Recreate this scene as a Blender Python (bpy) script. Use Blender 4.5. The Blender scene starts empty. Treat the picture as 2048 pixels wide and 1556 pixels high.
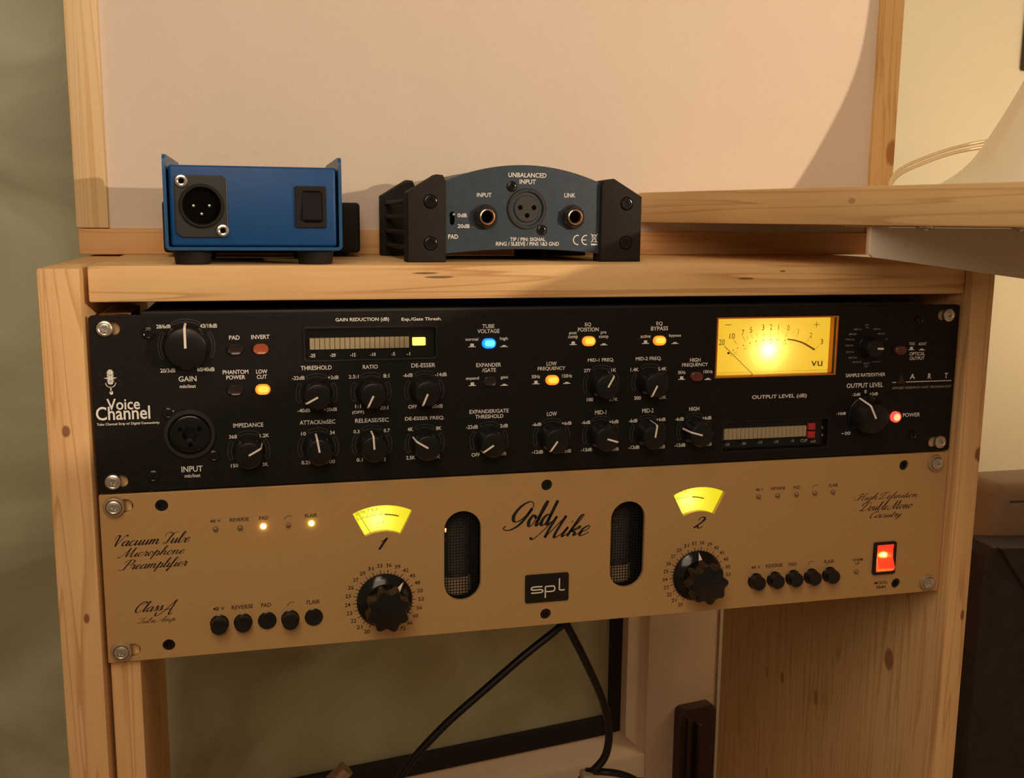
import bpy, bmesh, math, random
from mathutils import Vector, Matrix, noise
C = bpy.context.scene
COL = C.collection
PI = math.pi
MM = 0.001
# ------------------------------------------------------------------ camera
cam_data = bpy.data.cameras.new('camera')
cam_data.sensor_width = 36.0
cam_data.lens = 2064.4 / 2048 * 36.0
cam_data.clip_start = 0.01
cam_data.clip_end = 20
cam = bpy.data.objects.new('camera', cam_data)
COL.objects.link(cam)
_R = ((0.97107233, -0.2386226, 0.00881939), (-0.03059478, -0.16096523, -0.98648576), (0.23681741, 0.9576792, -0.16360949))
_m = Matrix(((_R[0][0], -_R[1][0], -_R[2][0]), (_R[0][1], -_R[1][1], -_R[2][1]), (_R[0][2], -_R[1][2], -_R[2][2])))
cam.matrix_world = Matrix.Translation((0.0792479, -0.5290337, 0.0482210)) @ _m.to_4x4()
C.camera = cam
# ------------------------------------------------------------------ light
w = bpy.data.worlds.new('world')
C.world = w
w.use_nodes = True
w.node_tree.nodes['Background'].inputs[0].default_value = (1.0, 0.72, 0.47, 1)
w.node_tree.nodes['Background'].inputs[1].default_value = 0.16
C.view_settings.view_transform = 'Standard'
C.view_settings.look = 'None'
C.view_settings.gamma = 1
C.view_settings.use_curve_mapping = False
C.view_settings.exposure = 0.0

def light(name, kind, loc, power, color, size=0.05, target=None, size_y=None):
    d = bpy.data.lights.new(name, kind)
    d.energy = power
    d.color = color
    if kind == 'AREA':
        d.size = size
        if size_y:
            d.shape = 'RECTANGLE'; d.size_y = size_y
    else:
        d.shadow_soft_size = size
    o = bpy.data.objects.new(name, d)
    COL.objects.link(o)
    o.location = [c * MM for c in loc]
    if target:
        o.rotation_euler = (Vector(target) - Vector(loc)).to_track_quat('-Z', 'Y').to_euler()
    return o

light('desk_lamp_light', 'POINT', (1026, -900, 216), 31.0, (1.0, 0.79, 0.58), 0.009)
light('reading_lamp_light', 'AREA', (0, -700, 400), 2.95, (1.0, 0.79, 0.57), 0.5, (230, 80, 20))
light('ceiling_light', 'AREA', (-250, -1100, 1500), 4, (1.0, 0.77, 0.54), 0.5, (200, 100, 0))
light('shelf_lamp_light', 'POINT', (640, 60, 420), 0.45, (1.0, 0.74, 0.42), 0.05)
light('corner_fill_light', 'POINT', (1080, 240, -20), 2.8, (1.0, 0.74, 0.48), 0.10)  # unseen fill, added to brighten the wall below the shelf
# measured positions on the faces of the units (mm)
ART_TEXT=[('28/6dB', 34.2, -5.7, 6.7, 1.9),
('43/18dB', 55.4, -5.7, 8.1, 2.0),
('20/3dB', 35.3, -27.5, 7.1, 2.0),
('60/40dB', 53.3, -27.4, 8.3, 2.0),
('GAIN', 44.4, -31.9, 8.5, 2.7),
('mic/inst', 44.4, -35.6, 7.6, 1.8),
('PAD', 67.5, -11.8, 5.1, 2.1),
('INVERT', 80.1, -11.7, 8.9, 2.1),
('PHANTOM', 67.5, -29.1, 12.4, 2.1),
('POWER', 67.5, -31.8, 9.2, 2.1),
('LOW', 80.2, -29.2, 5.5, 2.1),
('CUT', 80.2, -31.9, 4.9, 2.1),
('IMPEDANCE', 72.8, -56.4, 14.8, 2.2),
('368', 65.1, -62.1, 3.9, 1.9),
('1.2K', 80.6, -62.1, 4.6, 1.9),
('150', 65.4, -77.1, 3.5, 1.9),
('3K', 80.6, -77.1, 2.9, 1.9),
('INPUT', 44.7, -77.8, 10.2, 3.0),
('mic/inst', 44.8, -81.2, 7.5, 1.9),
('GAIN REDUCTION (dB)', 131.0, -3.9, 27.2, 2.3),
('Exp./Gate Thresh.', 161.5, -4.1, 20.9, 2.1),
('-25', 105.5, -21.7, 2.8, 1.8),
('-20', 115.7, -21.7, 2.8, 1.7),
('-15', 125.9, -21.8, 2.8, 1.8),
('-10', 136.1, -21.8, 2.9, 1.8),
('-5', 146.6, -21.8, 1.9, 1.8),
('-1', 154.5, -21.9, 1.7, 1.8),
('TUBE', 196.9, -8.2, 6.5, 2.1),
('VOLTAGE', 197.0, -10.8, 11.9, 2.1),
('normal', 188.1, -14.9, 6.8, 1.7),
('high', 205.4, -15.1, 4.3, 2.1),
('EXPANDER', 197.2, -28.8, 13.5, 2.1),
('/GATE', 197.4, -31.6, 7.5, 2.1),
('expand', 188.4, -35.9, 7.0, 2.1),
('gate', 205.8, -35.9, 4.0, 1.8),
('THRESHOLD', 107.3, -28.0, 15.5, 2.2),
('-22dB', 98.2, -33.0, 6.3, 1.9),
('+2dB', 115.7, -33.2, 5.5, 1.9),
('-40dB', 100.6, -49.9, 6.3, 1.9),
('+20dB', 113.9, -49.8, 6.8, 1.9),
('RATIO', 134.7, -28.2, 7.7, 2.1),
('2.5:1', 126.1, -33.1, 5.1, 1.9),
('8:1', 142.9, -33.1, 3.1, 2.0),
('1:1', 128.1, -48.7, 2.9, 1.8),
('(OFF)', 128.1, -52.0, 6.1, 2.0),
('20:1', 141.5, -49.9, 4.5, 2.0),
('DE-ESSER', 162.3, -28.1, 12.6, 2.2),
('-6dB', 154.1, -33.1, 5.1, 2.0),
('-14dB', 171.5, -33.2, 6.3, 2.0),
('OFF', 156.5, -49.9, 4.6, 2.0),
('20dB', 169.6, -50.0, 5.8, 2.0),
('ATTACK/mSEC', 107.3, -56.2, 18.0, 2.2),
('10', 100.1, -62.0, 2.4, 1.9),
('34', 114.7, -62.0, 2.5, 1.9),
('0.25', 101.0, -77.2, 4.5, 1.9),
('100', 113.7, -77.3, 4.1, 1.9),
('RELEASE/SEC', 135.2, -56.3, 17.4, 2.2),
('0.3', 127.1, -62.0, 3.1, 1.9),
('0.7', 142.8, -62.0, 3.2, 1.9),
('0.1', 128.5, -77.1, 3.1, 1.9),
('3', 141.5, -77.3, 1.1, 2.0),
('DE-ESSER FREQ.', 162.9, -56.4, 20.9, 2.2),
('4K', 155.2, -61.9, 3.0, 2.0),
('8K', 170.3, -61.9, 2.9, 2.0),
('2.5K', 155.3, -77.2, 4.8, 2.0),
('15K', 169.2, -77.2, 3.7, 2.0),
('EXPANDER/GATE', 197.6, -53.8, 21.4, 2.1),
('THRESHOLD', 197.7, -56.6, 15.4, 2.1),
('-22dB', 188.3, -62.0, 6.4, 2.0),
('2dB', 205.8, -62.0, 4.4, 2.0),
('OFF', 190.3, -77.3, 4.6, 2.0),
('20dB', 204.6, -77.3, 5.1, 2.0),
('EQ', 252.0, -8.3, 3.5, 2.2),
('POSITION', 252.2, -10.9, 11.8, 2.2),
('post', 243.6, -12.9, 4.2, 2.0),
('comp', 243.6, -15.1, 5.4, 1.9),
('pre', 260.9, -13.0, 3.2, 1.8),
('comp', 261.0, -15.3, 5.4, 1.8),
('EQ', 293.1, -8.4, 3.6, 2.3),
('BYPASS', 293.2, -11.0, 10.0, 2.3),
('active', 285.2, -15.2, 5.8, 1.8),
('bypass', 302.5, -15.2, 7.1, 2.0),
('LOW', 231.9, -29.0, 5.7, 2.2),
('FREQUENCY', 231.9, -31.7, 15.5, 2.2),
('50Hz', 223.2, -35.8, 4.7, 1.9),
('150Hz', 240.7, -35.9, 5.7, 1.9),
('MID-1 FREQ.', 259.8, -27.8, 15.0, 2.2),
('277', 252.1, -33.3, 3.8, 1.9),
('1K', 267.3, -33.4, 2.9, 1.9),
('100', 254.0, -49.4, 3.6, 1.9),
('3.7K', 267.6, -49.7, 5.0, 1.9),
('MID-2 FREQ.', 287.4, -27.7, 15.1, 2.3),
('1.4K', 279.4, -33.5, 4.8, 2.0),
('5.4K', 295.7, -33.5, 4.9, 1.9),
('500', 281.6, -49.4, 3.9, 2.0),
('20K', 296.5, -49.5, 4.3, 1.9),
('HIGH', 315.1, -29.0, 6.3, 2.2),
('FREQUENCY', 315.1, -31.8, 15.5, 2.3),
('5KHz', 307.3, -35.8, 4.5, 1.8),
('15KHz', 323.1, -35.8, 5.5, 1.8),
('LOW', 232.5, -56.5, 5.6, 2.3),
('-6dB', 224.1, -62.0, 5.2, 1.9),
('+6dB', 240.9, -62.0, 5.6, 1.9),
('-12dB', 224.7, -77.3, 6.3, 2.0),
('+12dB', 240.4, -77.5, 6.7, 1.9),
('MID-1', 260.3, -56.7, 6.5, 2.3),
('-6dB', 252.0, -62.0, 5.1, 1.9),
('+6dB', 268.1, -62.2, 5.5, 2.0),
('-12dB', 252.6, -77.3, 6.3, 1.9),
('+12dB', 268.3, -77.7, 6.2, 1.9),
('MID-2', 287.9, -56.7, 6.7, 2.4),
('-6dB', 279.4, -62.1, 5.1, 2.0),
('+6dB', 295.8, -62.0, 5.5, 1.9),
('-12dB', 280.3, -77.2, 6.5, 2.0),
('+12dB', 295.6, -77.6, 6.4, 2.0),
('HIGH', 315.6, -56.7, 6.1, 2.3),
('-6dB', 307.0, -62.2, 5.2, 2.0),
('+6dB', 323.5, -62.2, 5.5, 2.0),
('-12dB', 307.8, -77.2, 6.5, 2.0),
('+12dB', 323.9, -77.3, 6.3, 2.0),
('OUTPUT LEVEL (dB)', 368.0, -51.6, 34.4, 2.8),
('-25', 336.7, -78.1, 3.0, 1.6),
('-20', 346.8, -78.0, 3.0, 1.6),
('-15', 357.0, -77.8, 3.0, 1.6),
('-10', 367.2, -77.8, 3.0, 1.7),
('-5', 377.7, -77.7, 1.9, 1.6),
('CLIP', 385.0, -77.8, 4.4, 1.8),
('A/D', 391.0, -78.7, 3.4, 1.5),
('L', 396.6, -70.4, 1.0, 1.6),
('R', 396.8, -75.1, 1.0, 1.5),
('OUTPUT LEVEL', 422.6, -46.5, 24.0, 2.7),
('-2dB', 417.3, -51.8, 5.2, 1.7),
('0', 423.2, -50.3, 1.3, 2.1),
('+2dB', 428.8, -51.8, 5.5, 1.8),
('-10dB', 408.1, -62.8, 6.3, 1.7),
('POWER', 455.0, -65.3, 11.6, 2.4),
('TOS', 451.7, -22.7, 3.8, 1.7),
('ADAT', 458.9, -22.9, 5.5, 1.6),
('OPTICAL', 455.9, -28.7, 10.4, 2.1),
('OUTPUT', 456.0, -31.4, 9.9, 2.0),
('SAMPLE RATE/DITHER', 422.6, -40.4, 25.9, 2.1),
('A', 453.8, -42.2, 3.5, 3.2),
('R', 465.4, -42.3, 2.3, 3.2),
('T', 476.7, -42.3, 2.2, 3.2),
('APPLIED RESEARCH AND TECHNOLOGY', 460.8, -48.8, 40.2, 1.4),
('44K', 421.3, -11.1, 2.5, 0.9),
('24', 421.6, -12.6, 2.0, 0.9),
('88K/16', 415.5, -13.6, 4.7, 0.9),
('44K/16', 427.8, -13.6, 4.7, 1.0),
('88K/24', 412.5, -16.3, 4.9, 1.0),
('48K/24', 430.9, -16.4, 4.7, 0.9),
('176K/16', 410.8, -19.4, 5.6, 1.0),
('16', 434.7, -19.5, 1.5, 1.0),
('176K/24', 410.6, -22.9, 5.3, 0.9),
('EXT/16', 411.5, -26.7, 5.1, 1.0),
('EXT/24', 413.4, -30.1, 5.1, 1.0),
('ADAT/16', 416.3, -32.7, 6.0, 0.9),
('ADAT', 422.7, -33.6, 4.0, 1.0),
('24', 422.7, -35.3, 1.9, 1.0),
('192K/24', 428.9, -32.8, 5.4, 0.9),
('Voice', 13.8, -43.6, 15.3, 5.6),
('Channel', 13.5, -48.0, 25.1, 6.8),
('Tube Channel Strip w/ Digital Connectivity', 15.7, -53.5, 29.2, 1.6)]
SPL_TEXT=[('48 V', 54.9, -105.5, 5.2, 1.7),
('REVERSE', 66.8, -105.5, 9.5, 2.0),
('PAD', 78.9, -105.4, 4.5, 2.0),
('FLAIR', 102.9, -105.6, 6.2, 2.0),
('48 V', 54.9, -152.5, 5.7, 2.0),
('REVERSE', 66.8, -152.5, 10.7, 2.2),
('PAD', 78.8, -152.5, 5.0, 2.2),
('FLAIR', 103.0, -152.8, 6.8, 2.3),
('48 V', 358.3, -105.8, 4.9, 1.6),
('REVERSE', 370.1, -105.7, 9.2, 1.8),
('PAD', 382.1, -105.8, 4.4, 1.9),
('FLAIR', 406.0, -105.8, 6.1, 1.9),
('48 V', 358.4, -152.8, 5.8, 1.9),
('REVERSE', 370.2, -152.6, 10.8, 2.3),
('PAD', 382.3, -152.7, 5.2, 2.1),
('FLAIR', 406.2, -152.7, 6.6, 2.2),
('WARM', 425.3, -153.0, 7.0, 1.9),
('UP', 425.4, -155.4, 2.9, 1.7),
('MODEL', 442.6, -168.8, 9.3, 1.9),
('9844', 442.5, -171.7, 6.6, 2.0)]
SPL_SCRIPT=[('Vacuum Tube', 24.3, -112.9, 36.0, 5.8),
('Microphone', 23.5, -120.2, 31.8, 6.6),
('Preamplifier', 23.8, -126.7, 33.4, 7.1),
('Class', 21.0, -148.4, 13.3, 5.6),
('A', 29.2, -149.7, 11.4, 8.1),
('Tube Amp', 24.2, -156.2, 18.5, 4.0),
('Gold', 221.3, -112.8, 30.9, 15.6),
('Mike', 238.5, -120.4, 33.9, 12.6),
('1', 140.0, -123.3, 4.9, 6.0),
('2', 321.4, -123.3, 6.7, 6.4),
('High Definition', 442.1, -114.9, 42.6, 5.9),
('Double Mono', 442.6, -120.3, 36.4, 5.5),
('Circuitry', 442.6, -126.4, 21.4, 5.8)]
DI_TEXT=[('UNBALANCED', 226.0, 71.5, 21.8, 2.5),
('INPUT', 226.2, 67.9, 9.3, 2.5),
('INPUT', 201.5, 60.4, 8.2, 2.2),
('LINK', 250.8, 60.9, 6.4, 2.3),
('0dB', 189.2, 49.3, 5.2, 2.1),
('20dB', 190.0, 43.5, 6.7, 2.1),
('PAD', 184.1, 37.8, 5.5, 2.4),
('TIP / PIN: SIGNAL', 226.6, 36.5, 20.5, 2.0),
('RING / SLEEVE / PINS 1&3 GND', 226.6, 34.0, 36.6, 2.1)]
ART_KNOBS=[(44.6, -15.6, 'big', 90.0),
(72.7, -69.6, 's', 29.45),
(107.2, -41.3, 's', -152.32),
(134.9, -41.5, 's', -116.16),
(162.7, -41.4, 's', -113.88),
(107.4, -69.6, 's', 99.19),
(135.0, -69.3, 's', 93.58),
(162.8, -69.9, 's', 148.34),
(197.6, -69.9, 's', -147.26),
(260.2, -40.9, 's', 61.19),
(288.3, -40.9, 's', -117.35),
(232.5, -69.3, 's', -126.03),
(260.5, -69.3, 's', -17.04),
(288.0, -69.6, 's', 81.51),
(315.9, -69.5, 's', 164.29),
(422.4, -23.8, 'r', -2.73),
(424.2, -64.4, 'big2', 117.39)]
ART_BUTTONS=[(67.7, -17.8, 'dark'),
(80.1, -17.8, 'amber_dim'),
(67.1, -38.3, 'dark'),
(80.5, -38.3, 'amber'),
(197.2, -17.3, 'blue'),
(197.8, -37.6, 'dark'),
(252.5, -17.2, 'amber'),
(293.3, -17.7, 'amber'),
(232.3, -37.9, 'amber'),
(315.8, -38.2, 'red_dim'),
(443.7, -26.3, 'red_dim')]
ART_SYM=[(188.2, -18.2, 1),
(205.5, -18.5, 0),
(188.4, -38.9, 1),
(205.8, -39.3, 0),
(243.8, -18.2, 1),
(261.2, -18.7, 0),
(285.3, -18.4, 1),
(302.6, -18.8, 0),
(223.3, -39.0, 1),
(240.6, -39.3, 0),
(307.3, -39.0, 1),
(323.1, -39.5, 0),
(451.7, -25.5, 1),
(458.8, -25.8, 0)]
ART_SCREWS=[(7.2, -6.3),
(7.1, -82.5),
(474.8, -6.1),
(475.6, -82.6)]
ART_BOLTS=[(27.1, -8.8),
(26.2, -80.4),
(455.6, -8.7),
(456.7, -77.7)]
ART_JACK=[(44.4, -60.0),
(34.7, -48.8),
(55.4, -71.5)]
GR_WIN=[(101.9, -8.6),
(168.7, -7.8),
(168.6, -24.1),
(101.6, -24.3)]
GR_SEG=[(104.3, -12.9),
(155.2, -13.3),
(155.2, -18.7),
(104.1, -18.7)]
GR_LED=[(157.1, -13.6),
(163.7, -13.6),
(163.6, -17.6),
(157.1, -17.6)]
OL_WIN=[(333.6, -65.3),
(400.0, -65.7),
(399.9, -82.4),
(334.8, -81.3)]
OL_SEG=[(335.1, -69.5),
(387.0, -69.6),
(387.4, -75.9),
(335.3, -75.7)]
OL_CLIP=[(390.4, -70.1),
(390.5, -75.0),
(365.9, -57.1),
(443.9, -66.0)]
VU_OUT=[(327.5, -6.1),
(401.5, -6.5),
(402.2, -38.6),
(328.9, -39.0)]
VU_FACE=[(332.1, -6.9),
(400.9, -7.9),
(401.6, -40.0),
(333.0, -39.6)]
VU_HOT=[(364.9, -25.3)]
ARTLOGO=[(440.5, -45.3),
(443.2, -45.4),
(449.4, -45.3),
(480.5, -45.5),
(446.1, -40.9),
(444.3, -46.2),
(449.1, -46.2),
(413.2, -74.8)]
VU_MARKS=[(337.4, -10.5),
(393.1, -11.1),
(340.2, -16.9),
(346.8, -15.0),
(351.7, -13.6),
(359.2, -12.3),
(364.2, -12.1),
(368.9, -12.3),
(375.1, -12.8),
(381.5, -14.8),
(389.7, -17.2),
(397.0, -21.2),
(334.0, -20.3),
(394.6, -34.0)]
VU_TICKS=[(335.3, -22.5),
(354.5, -39.8),
(341.4, -19.2),
(343.3, -21.7),
(346.7, -17.2),
(348.5, -20.1),
(349.3, -16.8),
(350.5, -19.2),
(352.0, -16.3),
(353.1, -18.7),
(355.4, -15.3),
(356.2, -18.0),
(359.5, -14.7),
(359.9, -17.4),
(364.0, -14.5),
(364.0, -17.2),
(369.0, -14.6),
(368.7, -17.4),
(374.6, -15.2),
(373.8, -18.1),
(381.5, -15.5),
(380.3, -18.5),
(388.7, -19.3),
(386.8, -22.0),
(395.7, -23.2),
(392.7, -25.9)]
VU_DOTS=[(341.2, -25.0),
(343.9, -23.8),
(347.4, -22.3),
(351.5, -21.1),
(355.2, -20.2),
(359.9, -19.6),
(364.3, -19.3),
(368.8, -19.5),
(373.4, -20.0),
(338.4, -26.6)]
VU_ARC=[(374.8, -19.3),
(379.6, -20.1),
(384.4, -21.5),
(388.5, -23.5),
(392.7, -25.9)]
VU_SMALL=[(340.0, -27.9),
(342.6, -26.7),
(348.5, -24.3),
(355.9, -22.2),
(364.4, -21.3),
(373.3, -21.8)]
MICLOGO=[(8.5, -30.6),
(8.7, -26.5),
(8.3, -34.2),
(8.5, -38.4),
(5.8, -30.6),
(11.3, -30.8),
(2.6, -28.0),
(14.2, -35.4),
(2.2, -35.1),
(14.3, -28.3)]
SPL_SCREWS=[(7.0, -95.1),
(6.7, -171.1),
(473.6, -95.5),
(474.3, -171.0)]
SPL_HOLES=[(29.3, -96.0),
(29.6, -170.1),
(230.3, -96.3),
(230.7, -170.7),
(452.6, -96.1),
(452.9, -170.1)]
SPL_LEDS=[(54.9, -109.7),
(67.0, -109.8),
(78.6, -109.9),
(91.2, -109.9),
(103.0, -109.8),
(357.8, -109.9),
(369.9, -109.9),
(382.0, -109.9),
(393.9, -109.9),
(405.8, -109.8),
(424.8, -160.4)]
SPL_BTN=[(55.0, -160.5),
(66.9, -160.8),
(79.1, -161.0),
(90.9, -161.0),
(103.1, -161.2),
(358.4, -161.1),
(370.5, -161.0),
(382.6, -160.9),
(394.6, -160.9),
(406.7, -160.8)]
SPL_HP=[(91.0, -105.9),
(91.2, -152.9),
(394.0, -105.9),
(394.2, -152.7)]
SPL_NEEDLE=[(128.0, -107.8),
(134.0, -117.9),
(129.9, -111.2),
(141.4, -108.1),
(138.7, -112.5),
(129.1, -109.6),
(308.3, -109.8),
(320.2, -108.4),
(317.5, -113.0)]
SPL_FAN=[(124.6, -106.4),
(140.5, -102.2),
(155.8, -106.8),
(149.6, -118.6),
(140.6, -116.5),
(131.5, -118.5),
(305.5, -106.9),
(321.6, -102.5),
(336.5, -106.9),
(330.2, -118.5),
(321.8, -116.7),
(312.0, -118.5)]
SPL_TUBE=[(173.3, -132.7),
(193.4, -134.2),
(183.3, -108.3),
(183.3, -158.6),
(267.9, -132.4),
(288.1, -133.8),
(277.7, -108.3),
(278.3, -158.8)]
SPL_BADGE=[(218.3, -146.8),
(243.4, -146.8),
(243.7, -163.1),
(218.5, -163.2)]
SPL_LOGO=[(228.2, -154.0),
(222.0, -153.9),
(221.7, -155.5),
(228.2, -155.7),
(228.1, -157.3),
(221.7, -157.2),
(229.9, -160.8),
(229.8, -154.3),
(234.9, -154.4),
(235.6, -155.7),
(234.9, -157.3),
(230.3, -157.2),
(237.9, -150.3),
(238.2, -156.8),
(241.2, -156.9)]
SPL_KNOB=[(140.6, -154.9),
(143.2, -163.0),
(150.4, -143.9),
(321.2, -154.8),
(330.4, -162.2),
(321.1, -140.1)]
SPL_ROCK=[(435.1, -142.8),
(450.7, -142.8),
(450.7, -163.3),
(435.5, -163.2),
(438.2, -145.5),
(449.0, -145.5),
(450.8, -159.5),
(438.6, -161.0)]
BLUE=[(36.9, 77.0),
(121.8, 77.4),
(121.5, 31.2),
(36.6, 31.1),
(39.2, 71.9),
(119.3, 72.4),
(42.6, 67.1),
(66.7, 67.5),
(66.6, 37.6),
(41.8, 37.5),
(54.8, 52.8),
(45.4, 64.3),
(63.9, 40.8),
(50.6, 52.6),
(58.0, 52.7),
(54.3, 48.7),
(98.8, 62.7),
(114.1, 62.9),
(113.9, 42.4),
(98.9, 42.5),
(102.3, 60.1),
(111.9, 60.2),
(111.6, 45.2),
(102.2, 45.2),
(40.0, 24.3),
(56.3, 24.3),
(101.1, 24.8),
(117.3, 24.7)]
DIP=[(202.5, 48.8),
(201.6, 48.4),
(225.9, 53.3),
(217.1, 65.2),
(234.8, 41.4),
(253.4, 49.2),
(251.2, 48.5),
(183.7, 47.2),
(256.7, 35.8),
(266.2, 36.0),
(221.3, 76.7),
(179.9, 68.2),
(270.1, 67.5),
(271.0, 29.1),
(225.7, 31.0),
(179.9, 28.0),
(171.0, 56.4),
(171.1, 34.2),
(283.5, 56.6),
(283.4, 34.8),
(245.6, 28.8)]
# ------------------------------------------------------------------ materials
def mat(name, col, rough=0.5, metal=0.0, emit=None, es=0.0, spec=0.5, noise_amt=0.0, noise_scale=40.0, bump=0.0, bump_scale=200.0, coat=0.0, trans=0.0, ior=1.45, aniso=0.0):
    m = bpy.data.materials.new(name)
    m.use_nodes = True
    nt = m.node_tree
    b = nt.nodes['Principled BSDF']
    b.inputs['Base Color'].default_value = (*col, 1)
    b.inputs['Roughness'].default_value = rough
    b.inputs['Metallic'].default_value = metal
    b.inputs['Specular IOR Level'].default_value = spec
    b.inputs['IOR'].default_value = ior
    b.inputs['Coat Weight'].default_value = coat
    b.inputs['Transmission Weight'].default_value = trans
    b.inputs['Anisotropic'].default_value = aniso
    if emit:
        b.inputs['Emission Color'].default_value = (*emit, 1)
        b.inputs['Emission Strength'].default_value = es
    tc = nt.nodes.new('ShaderNodeTexCoord')
    n = nt.nodes.new('ShaderNodeTexNoise')
    n.inputs['Scale'].default_value = noise_scale
    n.inputs['Detail'].default_value = 4
    nt.links.new(tc.outputs['Object'], n.inputs['Vector'])
    if noise_amt > 0:
        mr = nt.nodes.new('ShaderNodeMapRange')
        mr.inputs['From Min'].default_value = 0.3; mr.inputs['From Max'].default_value = 0.7
        mr.inputs['To Min'].default_value = 1 - noise_amt; mr.inputs['To Max'].default_value = 1 + noise_amt
        nt.links.new(n.outputs['Fac'], mr.inputs['Value'])
        mx = nt.nodes.new('ShaderNodeMix'); mx.data_type = 'RGBA'; mx.blend_type = 'MULTIPLY'
        mx.inputs[0].default_value = 1
        mx.inputs[6].default_value = (*col, 1)
        nt.links.new(mr.outputs[0], mx.inputs[7])
        nt.links.new(mx.outputs[2], b.inputs['Base Color'])
    if bump > 0:
        n2 = nt.nodes.new('ShaderNodeTexNoise'); n2.inputs['Scale'].default_value = bump_scale; n2.inputs['Detail'].default_value = 3
        nt.links.new(tc.outputs['Object'], n2.inputs['Vector'])
        bp = nt.nodes.new('ShaderNodeBump'); bp.inputs['Strength'].default_value = bump; bp.inputs['Distance'].default_value = 0.0004
        nt.links.new(n2.outputs['Fac'], bp.inputs['Height'])
        nt.links.new(bp.outputs[0], b.inputs['Normal'])
    return m

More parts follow.
